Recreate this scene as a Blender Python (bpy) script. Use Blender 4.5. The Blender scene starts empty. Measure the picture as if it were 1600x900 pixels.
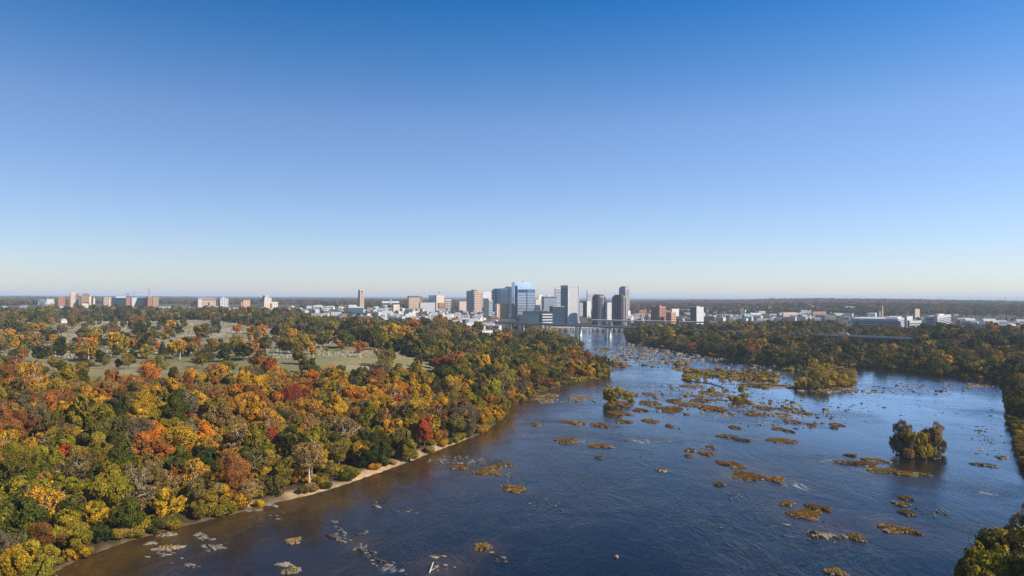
import bpy, math, random
from collections import defaultdict
import numpy as np
from mathutils import Vector, Matrix, noise as mnoise

# ---------------------------------------------------------------- camera, sky, sun, exposure
SC = bpy.context.scene
COL = SC.collection
CAM_H = 80.0            # drone height above the river, metres
FPX = 1100.0            # focal length in pixels of a 1600 wide frame
PITCH = math.radians(0.72)
ROLL = math.atan(7 / 1600)
cam_d = bpy.data.cameras.new('camera'); cam = bpy.data.objects.new('camera', cam_d); COL.objects.link(cam)
cam_d.sensor_width = 36; cam_d.lens = 36 * FPX / 1600; cam_d.clip_start = 1; cam_d.clip_end = 200000
CF = Vector((0, math.cos(PITCH), math.sin(PITCH))); _r0 = Vector((1, 0, 0)); _u0 = Vector((0, -math.sin(PITCH), math.cos(PITCH)))
CR = _r0 * math.cos(ROLL) + _u0 * math.sin(ROLL); CU = _u0 * math.cos(ROLL) - _r0 * math.sin(ROLL)
cam.matrix_world = Matrix(((CR.x, CU.x, -CF.x, 0), (CR.y, CU.y, -CF.y, 0), (CR.z, CU.z, -CF.z, CAM_H), (0, 0, 0, 1)))
SC.camera = cam

SUN_EL, SUN_AZ = math.radians(37), math.radians(117)      # azimuth clockwise from the view direction: light comes from the right
SKY_TINT = [(0.0, (.79, .84, 1.07)), (.06, (.77, .81, 1.02)), (.235, (.69, .82, 1.04)), (.32, (.36, .70, 1.03)), (.40, (.09, .58, 1.00)), (1.0, (.7, .95, 1.1))]
w = bpy.data.worlds.new('World'); SC.world = w; w.use_nodes = True
nt = w.node_tree; nt.nodes.clear()
sky = nt.nodes.new('ShaderNodeTexSky'); sky.sky_type = 'NISHITA'; sky.sun_disc = False
sky.sun_elevation = SUN_EL; sky.sun_rotation = SUN_AZ; sky.altitude = 100; sky.air_density = 1.0; sky.dust_density = 0.35; sky.ozone_density = 2.2
gm = nt.nodes.new('ShaderNodeTexCoord'); sz_ = nt.nodes.new('ShaderNodeSeparateXYZ'); rp_ = nt.nodes.new('ShaderNodeValToRGB')   # the blue deepens with height above the horizon
nt.links.new(gm.outputs['Generated'], sz_.inputs[0]); nt.links.new(sz_.outputs['Z'], rp_.inputs[0])
for i_, (p_, c_) in enumerate(SKY_TINT):
    e_ = rp_.color_ramp.elements[i_] if i_ < 2 else rp_.color_ramp.elements.new(p_)
    e_.position = p_; e_.color = (*[v / 2 for v in c_], 1)
hs = nt.nodes.new('ShaderNodeMix'); hs.data_type = 'RGBA'; hs.blend_type = 'MULTIPLY'; hs.inputs[0].default_value = 1
h2_ = nt.nodes.new('ShaderNodeVectorMath'); h2_.operation = 'SCALE'; nt.links.new(rp_.outputs[0], h2_.inputs[0])
sx_ = nt.nodes.new('ShaderNodeMapRange'); sx_.interpolation_type = 'SMOOTHSTEP'; sx_.inputs[1].default_value = -.62; sx_.inputs[2].default_value = .62; sx_.inputs[3].default_value = 2 * .74; sx_.inputs[4].default_value = 2 * 1.18   # the side away from the sun is deeper
nt.links.new(sz_.outputs['X'], sx_.inputs[0]); nt.links.new(sx_.outputs[0], h2_.inputs['Scale'])
bg = nt.nodes.new('ShaderNodeBackground'); bg.inputs['Strength'].default_value = 0.1
wo = nt.nodes.new('ShaderNodeOutputWorld')
nt.links.new(sky.outputs[0], hs.inputs[6]); nt.links.new(h2_.outputs[0], hs.inputs[7]); nt.links.new(hs.outputs[2], bg.inputs['Color']); nt.links.new(bg.outputs[0], wo.inputs['Surface'])
sun_d = bpy.data.lights.new('sun', 'SUN'); sun_d.energy = 4.9; sun_d.angle = math.radians(0.5); sun_d.color = (1.0, 0.89, 0.74)
sun = bpy.data.objects.new('sun', sun_d); COL.objects.link(sun)
sdir = Vector((math.sin(SUN_AZ) * math.cos(SUN_EL), math.cos(SUN_AZ) * math.cos(SUN_EL), math.sin(SUN_EL)))
sun.rotation_euler = sdir.to_track_quat('Z', 'Y').to_euler(); sun.location = sdir * 500
vs = SC.view_settings; SC.display_settings.display_device = 'sRGB'
vs.view_transform = 'Standard'; vs.look = 'None'; vs.gamma = 1; vs.use_curve_mapping = False; vs.exposure = 0.55
SC.render.engine = 'CYCLES'
cy = SC.cycles
cy.max_bounces = 6; cy.diffuse_bounces = 2; cy.glossy_bounces = 3; cy.transmission_bounces = 3; cy.volume_bounces = 0; cy.transparent_max_bounces = 4
cy.sample_clamp_indirect = 6; cy.use_adaptive_sampling = True; cy.adaptive_threshold = 0.02
cy.use_denoising = True; cy.denoiser = 'OPENIMAGEDENOISE'; cy.denoising_input_passes = 'RGB_ALBEDO_NORMAL'; cy.denoising_prefilter = 'NONE'

N_SINGLE = 300
HAZE = 6e-5
# ---------------------------------------------------------------- helpers
RNG = np.random.default_rng(7)
random.seed(7)

def rayd(px, py):
    d = CF + CR * ((px - 800) / FPX) + CU * ((450 - py) / FPX)
    return d
def at_z(px, py, z=0.0):
    d = rayd(px, py); t = (z - CAM_H) / d.z
    return Vector((d.x * t, d.y * t, z))
def at_d(px, py, D):                                       # point on a pixel's ray at depth D
    d = rayd(px, py); return Vector((0, 0, CAM_H)) + d * D
def proj(x, y, z):
    x = np.asarray(x, float); y = np.asarray(y, float); z = np.asarray(z, float) - CAM_H
    dp = x * CF.x + y * CF.y + z * CF.z
    r = x * CR.x + y * CR.y + z * CR.z; u = x * CU.x + y * CU.y + z * CU.z
    dp = np.where(np.abs(dp) < 1e-6, 1e-6, dp)
    return 800 + FPX * r / dp, 450 - FPX * u / dp, dp
def ss(a, b, x):
    t = np.clip((np.asarray(x, float) - a) / (b - a), 0, 1); return t * t * (3 - 2 * t)

def tag(o, label=None, cat=None, group=None, kind=None):
    if label: o['label'] = label
    if cat: o['category'] = cat
    if group: o['group'] = group
    if kind: o['kind'] = kind
    return o
def empty(name, loc, rz=0.0):
    o = bpy.data.objects.new(name, None); COL.objects.link(o); o.location = loc; o.rotation_euler = (0, 0, rz); o.empty_display_size = 1
    return o
def mesh_obj(name, me, parent=None, link=True):
    o = bpy.data.objects.new(name, me)
    if link: COL.objects.link(o)
    if parent is not None: o.parent = parent
    return o
def np_mesh(name, V, F, mats, smooth=False, attrs=None, fmat=None):
    """V (n,3); F (m,k) all the same size; attrs: name -> ('FLOAT'|'FLOAT_COLOR'|'FLOAT_VECTOR', 'POINT'|'FACE', array)"""
    V = np.asarray(V, np.float32); F = np.asarray(F, np.int32); k = F.shape[1]
    me = bpy.data.meshes.new(name)
    me.vertices.add(len(V)); me.vertices.foreach_set('co', V.ravel())
    me.loops.add(F.size); me.loops.foreach_set('vertex_index', F.ravel())
    me.polygons.add(len(F)); me.polygons.foreach_set('loop_start', np.arange(0, F.size, k, dtype=np.int32))
    try: me.polygons.foreach_set('loop_total', np.full(len(F), k, np.int32))
    except Exception: pass
    me.polygons.foreach_set('use_smooth', np.full(len(F), bool(smooth)))
    for m in (mats if isinstance(mats, (list, tuple)) else [mats]): me.materials.append(m)
    if fmat is not None: me.polygons.foreach_set('material_index', np.asarray(fmat, np.int32))
    for an, (ty, dom, arr) in (attrs or {}).items():
        a = me.attributes.new(an, ty, dom); arr = np.asarray(arr, np.float32)
        a.data.foreach_set({'FLOAT': 'value', 'FLOAT_COLOR': 'color', 'FLOAT_VECTOR': 'vector'}[ty], arr.ravel())
    me.update(calc_edges=True); me.validate()
    return me

class MB:
    """collects boxes, prisms and tubes into one mesh"""
    def __init__(s): s.v = []; s.f = []
    def add(s, vs, fs):
        n = len(s.v); s.v += [tuple(p) for p in vs]; s.f += [tuple(i + n for i in f) for f in fs]; return s
    def box(s, x0, x1, y0, y1, z0, z1):
        return s.add([(x0, y0, z0), (x1, y0, z0), (x1, y1, z0), (x0, y1, z0), (x0, y0, z1), (x1, y0, z1), (x1, y1, z1), (x0, y1, z1)],
                     [(0, 3, 2, 1), (4, 5, 6, 7), (0, 1, 5, 4), (1, 2, 6, 5), (2, 3, 7, 6), (3, 0, 4, 7)])
    def prism(s, pts, z0, z1, top=None):
        """vertical prism over a counter-clockwise outline; top: per-vertex heights"""
        n = len(pts); tz = top or [z1] * n
        return s.add([(x, y, z0) for x, y in pts] + [(x, y, t) for (x, y), t in zip(pts, tz)],
                     [tuple(range(n - 1, -1, -1)), tuple(range(n, 2 * n))] + [(i, (i + 1) % n, n + (i + 1) % n, n + i) for i in range(n)])
    def gable(s, x0, x1, y0, y1, z0, z1):
        ym = (y0 + y1) / 2
        return s.add([(x0, y0, z0), (x1, y0, z0), (x1, y1, z0), (x0, y1, z0), (x0, ym, z1), (x1, ym, z1)],
                     [(0, 3, 2, 1), (0, 1, 5, 4), (2, 3, 4, 5), (0, 4, 3), (1, 2, 5)])
    def pyramid(s, x0, x1, y0, y1, z0, z1):
        return s.add([(x0, y0, z0), (x1, y0, z0), (x1, y1, z0), (x0, y1, z0), ((x0 + x1) / 2, (y0 + y1) / 2, z1)],
                     [(0, 3, 2, 1), (0, 1, 4), (1, 2, 4), (2, 3, 4), (3, 0, 4)])
    def tube(s, pts, rad, n=6):
        pts = [Vector(p) for p in pts]; rad = rad if isinstance(rad, (list, tuple)) else [rad] * len(pts)
        vs = []; fs = []
        for i, p in enumerate(pts):
            d = (pts[min(i + 1, len(pts) - 1)] - pts[max(i - 1, 0)]).normalized()
            a = d.orthogonal().normalized() if i == 0 else (a - d * a.dot(d)).normalized()
            b = d.cross(a)
            for k in range(n):
                t = 2 * math.pi * k / n; vs.append(p + (a * math.cos(t) + b * math.sin(t)) * rad[i])
        for i in range(len(pts) - 1):
            for k in range(n): fs.append((i * n + k, i * n + (k + 1) % n, (i + 1) * n + (k + 1) % n, (i + 1) * n + k))
        fs.append(tuple(range(n - 1, -1, -1))); fs.append(tuple(range((len(pts) - 1) * n, len(pts) * n)))
        return s.add(vs, fs)
    def mesh(s, name, mat):
        me = bpy.data.meshes.new(name); me.from_pydata(s.v, [], s.f); me.materials.append(mat); me.update(); return me
    def build(s, name, mat, parent=None): return mesh_obj(name, s.mesh(name, mat), parent)

_mats = {}
def mat(name, col, rough=0.8, var=0.12, scale=0.3, metal=0.0, spec=0.3):
    """plain material with a soft mottling in object space"""
    if name in _mats: return _mats[name]
    m = bpy.data.materials.new(name); m.use_nodes = True; t = m.node_tree; b = t.nodes['Principled BSDF']
    b.inputs['Roughness'].default_value = rough; b.inputs['Metallic'].default_value = metal; b.inputs['Specular IOR Level'].default_value = spec
    tc = t.nodes.new('ShaderNodeTexCoord'); n = t.nodes.new('ShaderNodeTexNoise'); n.inputs['Scale'].default_value = scale; n.inputs['Detail'].default_value = 3
    r = t.nodes.new('ShaderNodeMapRange'); r.inputs[1].default_value = .3; r.inputs[2].default_value = .7; r.inputs[3].default_value = 1 - var; r.inputs[4].default_value = 1 + var
    x = t.nodes.new('ShaderNodeMix'); x.data_type = 'RGBA'; x.blend_type = 'MULTIPLY'; x.inputs[0].default_value = 1; x.inputs[6].default_value = (*col, 1)
    t.links.new(tc.outputs['Object'], n.inputs['Vector']); t.links.new(n.outputs[0], r.inputs[0]); t.links.new(r.outputs[0], x.inputs[7]); t.links.new(x.outputs[2], b.inputs['Base Color'])
    _mats[name] = m; return m

# ---------------------------------------------------------------- the river outline, traced at water level
LEFT_BANK = [(75, 900), (130, 872), (200, 847), (262, 829), (330, 812), (390, 798), (432, 786), (500, 770), (545, 756), (590, 740), (640, 722),
             (680, 706), (722, 690), (762, 674), (788, 652), (800, 636), (832, 618), (872, 604), (915, 595), (950, 590), (953, 583), (942, 575),
             (925, 563), (900, 549), (868, 537), (842, 529), (815, 524), (815, 518), (850, 512)]
RIGHT_BANK = [(985, 510), (975, 517), (981, 533), (1010, 541), (1060, 549), (1105, 556), (1150, 562), (1200, 570), (1240, 577), (1275, 577), (1310, 573),
              (1340, 573), (1400, 579), (1450, 585), (1500, 590), (1545, 593), (1568, 596), (1570, 612), (1573, 640), (1580, 675), (1588, 705), (1600, 745)]
lb = [at_z(*p) for p in LEFT_BANK]; rb = [at_z(*p) for p in RIGHT_BANK]
POLY = np.array([(-190, -300), (-143, 120)] + [(p.x, p.y) for p in lb] + [(p.x, p.y) for p in rb] +
                [(250, 310), (205, 250), (172, 218), (134, 206), (113, 185), (102, 100), (98, -300)])
NL = len(lb)
def seg_dist(P, A, B):
    d = B - A; L2 = (d ** 2).sum() + 1e-9
    t = np.clip(((P - A) @ d) / L2, 0, 1)
    return np.hypot(*(P - A - t[:, None] * d).T)
def sdf(x, y):
    """signed distance to the water's edge, positive on land"""
    P = np.stack([np.ravel(x), np.ravel(y)], 1).astype(float); n = len(POLY)
    dm = np.full(len(P), 1e9); ins = np.zeros(len(P), bool)
    for i in range(n):
        A, B = POLY[i], POLY[(i + 1) % n]
        dm = np.minimum(dm, seg_dist(P, A, B))
        c = (A[1] > P[:, 1]) != (B[1] > P[:, 1])
        xi = A[0] + (P[:, 1] - A[1]) * (B[0] - A[0]) / (B[1] - A[1] + 1e-12)
        ins ^= c & (P[:, 0] < xi)
    return np.where(ins, -dm, dm).reshape(np.shape(x))
def dist_left(x, y):
    P = np.stack([np.ravel(x), np.ravel(y)], 1).astype(float); dm = np.full(len(P), 1e9)
    L = POLY[:NL + 1]
    for i in range(len(L) - 1): dm = np.minimum(dm, seg_dist(P, L[i], L[i + 1]))
    return dm.reshape(np.shape(x))
def vnoise(x, y, sc, seed=0):
    """cheap smooth value noise, vectorised"""
    X = np.asarray(x, float) / sc + seed * 17.3; Y = np.asarray(y, float) / sc - seed * 9.1
    xi = np.floor(X); yi = np.floor(Y); fx = X - xi; fy = Y - yi; fx = fx * fx * (3 - 2 * fx); fy = fy * fy * (3 - 2 * fy)
    def h(a, b):
        s = np.sin(a * 127.1 + b * 311.7 + seed * 74.7) * 43758.5453; return s - np.floor(s)
    return (h(xi, yi) * (1 - fx) + h(xi + 1, yi) * fx) * (1 - fy) + (h(xi, yi + 1) * (1 - fx) + h(xi + 1, yi + 1) * fx) * fy
def height(x, y, s=None):
    x = np.asarray(x, float); y = np.asarray(y, float)
    if s is None: s = sdf(x, y)
    PL = 21 + 9 * ss(1200, 2800, y) - 9 * ss(-650, 0, x) * ss(800, 1400, y)
    PR = 9 + 14 * ss(1500, 5000, y)
    t = ss(-250, 250, x - 0.06 * y)
    P = PL * (1 - t) + PR * t
    P = P + 30 * np.exp(-((x - 3300) / 1500) ** 2 - ((y - 6500) / 1500) ** 2) + 16 * np.exp(-((x - 1900) / 900) ** 2 - ((y - 3600) / 700) ** 2)
    wd = 230 + 250 * t
    b = np.clip(s, 0, None)
    h = 1.3 * ss(0, 7, b) + np.maximum(P - 1.3, 0) * ss(6, 1.0 * wd, b)
    h = h + (vnoise(x, y, 60, 1) - .5) * 5 * ss(25, 90, b) + (vnoise(x, y, 400, 2) - .5) * 10 * ss(200, 700, b) + (vnoise(x, y, 2500, 3) - .5) * 26 * ss(3500, 9000, y)
    hw = -0.25 - 2.2 * ss(0, 25, -s)
    return np.where(s > 0, h, hw)
def hz(x, y): return float(height(np.array([x]), np.array([y]))[0])
def on_ground(px, py, up=0.0):
    """where a pixel's ray meets the terrain raised by up"""
    d = rayd(px, py); D = np.concatenate([np.arange(120, 1200, 1.5), np.arange(1200, 9000, 8)])
    X = d.x * D; Y = d.y * D; Z = CAM_H + d.z * D
    hh = height(X, Y) + up; i = np.argmax(Z < hh)
    if not (Z < hh).any(): i = len(D) - 1
    return Vector((X[i], Y[i], hh[i] - up))
# ---------------------------------------------------------------- ground sheet out to the horizon
def in_px_poly(px, py, pts):
    ins = np.zeros(np.shape(px), bool); n = len(pts)
    for i in range(n):
        (ax, ay), (bx, by) = pts[i], pts[(i + 1) % n]
        c = (ay > py) != (by > py); xi = ax + (py - ay) * (bx - ax) / (by - ay + 1e-12); ins ^= c & (px < xi)
    return ins
def world_poly(pts): return np.array([tuple(at_z(px, py, z))[:2] for px, py, z in pts])
def in_poly(x, y, poly): return in_px_poly(np.asarray(x, float), np.asarray(y, float), [tuple(p) for p in poly])
CEM = world_poly([(-120, 507, 26), (60, 501, 26), (330, 501, 26), (420, 507, 26), (540, 530, 26), (700, 549, 26), (735, 556, 24),
                  (690, 562, 26), (560, 562, 30), (430, 562, 33), (330, 556, 38), (150, 557, 44), (-120, 558, 46)])
BEACH = world_poly([(395, 800, 0), (470, 785, 0), (560, 760, 0), (640, 730, 0), (735, 694, 0), (725, 672, 0), (640, 690, 0), (540, 720, 0), (440, 752, 0), (380, 780, 0)])

def polar(a0, a1, na, r0, r1, nr):
    A = np.linspace(math.radians(a0), math.radians(a1), na); R = np.exp(np.linspace(math.log(r0), math.log(r1), nr))
    aa, rr = np.meshgrid(A, R); return rr * np.sin(aa), rr * np.cos(aa)
def grid_faces(nr, na):
    i = np.arange(nr * na).reshape(nr, na)
    return np.stack([i[:-1, :-1].ravel(), i[:-1, 1:].ravel(), i[1:, 1:].ravel(), i[1:, :-1].ravel()], 1)

GX, GY = polar(-56, 56, 520, 90, 90000, 430)
GS = sdf(GX, GY); GZ = height(GX, GY, GS)
far = ss(6000, 9000, GY)
GZ = GZ + far * (vnoise(GX, GY, 350, 5) * 10 + vnoise(GX, GY, 900, 6) * 16)
lawn = in_poly(GX, GY, CEM).astype(float)
sand = in_poly(GX, GY, BEACH) * (1 - ss(4, 9, GS)) * ss(.1, .45, vnoise(GX, GY, 9, 15)) + 0.3 * (1 - ss(.5, 2, GS)) * (GS > -20)
town = ss(1450, 1900, GY) * (1 - ss(4500, 7000, GY))
def lerp(c, d, t): return c * (1 - t[..., None]) + np.array(d) * t[..., None]
C = np.zeros(GX.shape + (3,)) + np.array((0.055, 0.042, 0.022))
C = lerp(C, (0.10, 0.095, 0.075), town * 0.6)
n1 = vnoise(GX, GY, 45, 11); n2 = vnoise(GX, GY, 14, 12)
n3 = vnoise(GX, GY, 110, 13); C = lerp(C, (0.225, 0.195, 0.085), lawn * (0.45 + 0.55 * n1)); C = lerp(C, (0.27, 0.215, 0.12), lawn * ss(.45, .85, n2) * .85); C = lerp(C, (0.15, 0.14, 0.055), lawn * ss(.55, .8, n3) * .7)
C = lerp(C, (0.46, 0.31, 0.17), np.clip(sand, 0, 1) * (0.6 + .4 * n2))
C = lerp(C, (0.16, 0.095, 0.03), (GS < -.3).astype(float))
fc = np.stack([vnoise(GX, GY, 500, 21), vnoise(GX, GY, 180, 22), vnoise(GX, GY, 900, 23)], -1)
C = lerp(C, (0.05, 0.05, 0.035), far); C = C * (1 + far[..., None] * (fc[..., 1:2] - .5) * 1.2)
m_ground = bpy.data.materials.new('ground'); m_ground.use_nodes = True
t = m_ground.node_tree; b = t.nodes['Principled BSDF']; b.inputs['Roughness'].default_value = 0.95; b.inputs['Specular IOR Level'].default_value = 0.1
at = t.nodes.new('ShaderNodeAttribute'); at.attribute_name = 'cover'
tc = t.nodes.new('ShaderNodeTexCoord'); n = t.nodes.new('ShaderNodeTexNoise'); n.inputs['Scale'].default_value = 0.35; n.inputs['Detail'].default_value = 6; n.inputs['Roughness'].default_value = .7
r = t.nodes.new('ShaderNodeMapRange'); r.inputs[1].default_value = .3; r.inputs[2].default_value = .7; r.inputs[3].default_value = .6; r.inputs[4].default_value = 1.35
x = t.nodes.new('ShaderNodeMix'); x.data_type = 'RGBA'; x.blend_type = 'MULTIPLY'; x.inputs[0].default_value = 1
t.links.new(tc.outputs['Object'], n.inputs['Vector']); t.links.new(n.outputs[0], r.inputs[0]); t.links.new(at.outputs['Color'], x.inputs[6]); t.links.new(r.outputs[0], x.inputs[7]); t.links.new(x.outputs[2], b.inputs['Base Color'])
me = np_mesh('ground', np.stack([GX, GY, GZ], -1).reshape(-1, 3), grid_faces(*GX.shape), m_ground, True,
             {'cover': ('FLOAT_COLOR', 'POINT', np.concatenate([C, np.ones(GX.shape + (1,))], -1).reshape(-1, 4))})
tag(mesh_obj('ground', me), kind='structure')

# ---------------------------------------------------------------- rapids: where stones break the surface (pixel, pixel, radius in metres)
RAPID = [(566, 855, 3.5), (572, 868, 3), (600, 887, 5), (618, 890, 4), (745, 720, 12), (1010, 545, 45), (1030, 560, 40), (940, 575, 30), (985, 600, 22),
         (1100, 572, 35), (1035, 640, 18), (1080, 625, 20), (1130, 650, 18), (1010, 620, 14), (1170, 640, 16), (1200, 660, 14), (1260, 665, 12), (900, 690, 8), (1040, 690, 9), (1150, 745, 8),
         (1400, 610, 30), (1490, 605, 30), (1540, 645, 14), (1300, 720, 10), (1330, 840, 5), (1250, 760, 10), (1110, 700, 8), (1540, 770, 8), (1000, 690, 12), (1190, 590, 10), (870, 625, 10), (1330, 650, 20)]
SHOAL = [(px, py, max(3.0, ww * at_z(px, py).y / FPX * .75)) for px, py, ww in ((852, 622, 54), (1016, 657, 40), (1048, 640, 60), (1014, 630, 50), (1116, 640, 70), (1120, 616, 60), (1165, 740, 90), (803, 764, 50), (1222, 689, 50), (1372, 732, 90), (1258, 802, 80), (1404, 828, 70), (766, 736, 70), (754, 855, 46), (1232, 645, 60), (560, 850, 50), (690, 885, 70), (1290, 825, 60), (898, 661, 60), (886, 689, 50), (1100, 708, 50), (1150, 590, 120), (1530, 603, 60))]
WX, WY = polar(-50, 50, 420, 95, 2700, 330)
WS = sdf(WX, WY); DL = dist_left(WX, WY)
shal = np.exp(-np.clip(-WS, 0, None) / 5.0) * 0.5 + np.exp(-DL / (27 + 18 * vnoise(WX, WY, 60, 33))) * (WY < 700)
for px, py, rr in SHOAL:
    p = at_z(px, py); shal = np.maximum(shal, .62 * np.exp(-(((WX - p.x) / rr) ** 2 + ((WY - p.y) / (rr * 1.3)) ** 2)))
shal = np.clip(shal + 0.5 * ss(.55, .85, vnoise(WX, WY, 40, 31)) * np.exp(-DL / 60) * (WY < 450), 0, 1)
rap = np.zeros(WX.shape)
for px, py, rr in RAPID:
    p = at_z(px, py); rap = np.maximum(rap, np.exp(-(((WX - p.x) ** 2 + (WY - p.y) ** 2) / rr ** 2)))
rap = np.clip(rap + 0.35 * ss(700, 1000, WY) * ss(-1, 1, -np.abs(WX - 200) / 150), 0, 1)
m_water = bpy.data.materials.new('river_water'); m_water.use_nodes = True
t = m_water.node_tree; b = t.nodes['Principled BSDF']
def N(kind, **kw):
    n = t.nodes.new(kind)
    for k, v in kw.items():
        if k in ('data_type', 'blend_type', 'operation', 'attribute_name', 'noise_dimensions'): setattr(n, k, v)
        else: n.inputs[k].default_value = v
    return n
tc = N('ShaderNodeTexCoord')
mp = N('ShaderNodeMapping'); mp.inputs['Rotation'].default_value = (0, 0, math.radians(-12)); mp.inputs['Scale'].default_value = (1, .42, 1)
t.links.new(tc.outputs['Object'], mp.inputs[0])
warp = N('ShaderNodeTexNoise', Scale=.03, Detail=2.0)
t.links.new(tc.outputs['Object'], warp.inputs['Vector'])
wm = N('ShaderNodeVectorMath', operation='MULTIPLY_ADD'); wm.inputs[1].default_value = (22, 22, 0)
t.links.new(warp.outputs['Color'], wm.inputs[0]); t.links.new(mp.outputs[0], wm.inputs[2])
rip = N('ShaderNodeTexNoise', Scale=.55, Detail=5.0, Roughness=.62); t.links.new(wm.outputs[0], rip.inputs['Vector'])
swl = N('ShaderNodeTexNoise', Scale=.085, Detail=4.0, Roughness=.6); t.links.new(wm.outputs[0], swl.inputs['Vector'])
big = N('ShaderNodeTexNoise', Scale=.018, Detail=3.0, Roughness=.55); t.links.new(wm.outputs[0], big.inputs['Vector'])
a_s = N('ShaderNodeAttribute', attribute_name='shallow'); a_r = N('ShaderNodeAttribute', attribute_name='rapid')
hgt = N('ShaderNodeMath', operation='MULTIPLY_ADD'); hgt.inputs[1].default_value = 2.2; t.links.new(swl.outputs[0], hgt.inputs[0]); t.links.new(rip.outputs[0], hgt.inputs[2])
bs = N('ShaderNodeMath', operation='MULTIPLY_ADD'); bs.inputs[1].default_value = .5; t.links.new(a_r.outputs['Fac'], bs.inputs[0])
calm = N('ShaderNodeMapRange'); calm.inputs[1].default_value = .36; calm.inputs[2].default_value = .64; calm.inputs[3].default_value = .12; calm.inputs[4].default_value = .44; t.links.new(big.outputs[0], calm.inputs[0]); 
a_c = N('ShaderNodeAttribute', attribute_name='calm'); cm_ = N('ShaderNodeMath', operation='MULTIPLY'); t.links.new(calm.outputs[0], cm_.inputs[0]); t.links.new(a_c.outputs['Fac'], cm_.inputs[1]); t.links.new(cm_.outputs[0], bs.inputs[2])
bmp = N('ShaderNodeBump', Distance=0.8); t.links.new(hgt.outputs[0], bmp.inputs['Height']); t.links.new(bs.outputs[0], bmp.inputs['Strength'])
t.links.new(bmp.outputs[0], b.inputs['Normal'])
deep = N('ShaderNodeMix', data_type='RGBA'); deep.inputs[6].default_value = (0.0025, 0.0030, 0.0035, 1); deep.inputs[7].default_value = (0.004, 0.007, 0.010, 1)
dm = N('ShaderNodeMapRange'); dm.inputs[1].default_value = .35; dm.inputs[2].default_value = .65; t.links.new(big.outputs[0], dm.inputs[0]); t.links.new(dm.outputs[0], deep.inputs[0])
bed = N('ShaderNodeMix', data_type='RGBA'); bed.inputs[7].default_value = (0.078, 0.041, 0.011, 1); t.links.new(deep.outputs[2], bed.inputs[6])
sm = N('ShaderNodeMath', operation='MULTIPLY'); t.links.new(a_s.outputs['Fac'], sm.inputs[0])
sr = N('ShaderNodeMapRange'); sr.inputs[1].default_value = .3; sr.inputs[2].default_value = .7; sr.inputs[3].default_value = .35; sr.inputs[4].default_value = 1.0
t.links.new(swl.outputs[0], sr.inputs[0]); t.links.new(sr.outputs[0], sm.inputs[1]); t.links.new(sm.outputs[0], bed.inputs[0])
fn = N('ShaderNodeTexNoise', Scale=.36, Detail=6.0, Roughness=.75); t.links.new(wm.outputs[0], fn.inputs['Vector'])
f1 = N('ShaderNodeMath', operation='MULTIPLY_ADD'); f1.inputs[1].default_value = .27; t.links.new(a_r.outputs['Fac'], f1.inputs[0]); t.links.new(fn.outputs[0], f1.inputs[2])
f2 = N('ShaderNodeMapRange'); f2.inputs[1].default_value = .72; f2.inputs[2].default_value = .90; f2.inputs[4].default_value = .5; t.links.new(f1.outputs[0], f2.inputs[0])
foam = N('ShaderNodeMix', data_type='RGBA'); foam.inputs[7].default_value = (.55, .58, .60, 1); t.links.new(bed.outputs[2], foam.inputs[6]); 
sn = N('ShaderNodeTexNoise', Scale=.035, Detail=5.0, Roughness=.6, Distortion=1.6); t.links.new(wm.outputs[0], sn.inputs['Vector'])      # thin foam lines drawn out by the current
s1 = N('ShaderNodeMath', operation='SUBTRACT'); s1.inputs[1].default_value = .5; t.links.new(sn.outputs[0], s1.inputs[0]); s2 = N('ShaderNodeMath', operation='ABSOLUTE'); t.links.new(s1.outputs[0], s2.inputs[0])
s3 = N('ShaderNodeMapRange'); s3.inputs[1].default_value = 0.0; s3.inputs[2].default_value = .016; s3.inputs[3].default_value = .028; s3.inputs[4].default_value = 0.0; t.links.new(s2.outputs[0], s3.inputs[0])
s4 = N('ShaderNodeMath', operation='MULTIPLY'); t.links.new(s3.outputs[0], s4.inputs[0]); t.links.new(calm.outputs[0], s4.inputs[1]); s5 = N('ShaderNodeMath', operation='MULTIPLY_ADD'); s5.inputs[1].default_value = 2.4; t.links.new(s4.outputs[0], s5.inputs[0]); t.links.new(f2.outputs[0], s5.inputs[2]); t.links.new(s5.outputs[0], foam.inputs[0])
t.links.new(foam.outputs[2], b.inputs['Base Color'])
rg = N('ShaderNodeMapRange'); rg.inputs[1].default_value = .35; rg.inputs[2].default_value = .7; rg.inputs[3].default_value = .10; rg.inputs[4].default_value = .26
t.links.new(big.outputs[0], rg.inputs[0]); t.links.new(rg.outputs[0], b.inputs['Roughness'])
gl_ = t.nodes.new('ShaderNodeBsdfGlossy'); gl_.inputs['Color'].default_value = (.78, .9, 1, 1); gl_.inputs['Roughness'].default_value = .12; t.links.new(bmp.outputs[0], gl_.inputs['Normal'])   # the slicker reaches mirror more of the sky
a_k = N('ShaderNodeAttribute', attribute_name='slick'); mxs = t.nodes.new('ShaderNodeMixShader'); t.links.new(a_k.outputs['Fac'], mxs.inputs[0]); t.links.new(b.outputs[0], mxs.inputs[1]); t.links.new(gl_.outputs[0], mxs.inputs[2])
t.links.new(mxs.outputs[0], t.nodes['Material Output'].inputs['Surface'])
b.inputs['IOR'].default_value = 1.33; b.inputs['Specular IOR Level'].default_value = .38
me = np_mesh('river_water', np.stack([WX, WY, 0 * WX], -1).reshape(-1, 3), grid_faces(*WX.shape), m_water, True,
             {'shallow': ('FLOAT', 'POINT', shal.ravel()), 'rapid': ('FLOAT', 'POINT', rap.ravel()), 'slick': ('FLOAT', 'POINT', (.50 * ss(300, 620, WY) * (.35 + .65 * ss(0, 240, WX)) + .22 * ss(120, 230, WX) * ss(200, 320, WY)).ravel()), 'calm': ('FLOAT', 'POINT', (1 - .55 * ss(60, 260, WX) * ss(250, 420, WY)).ravel())})
tag(mesh_obj('river_water', me), kind='structure')

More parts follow.
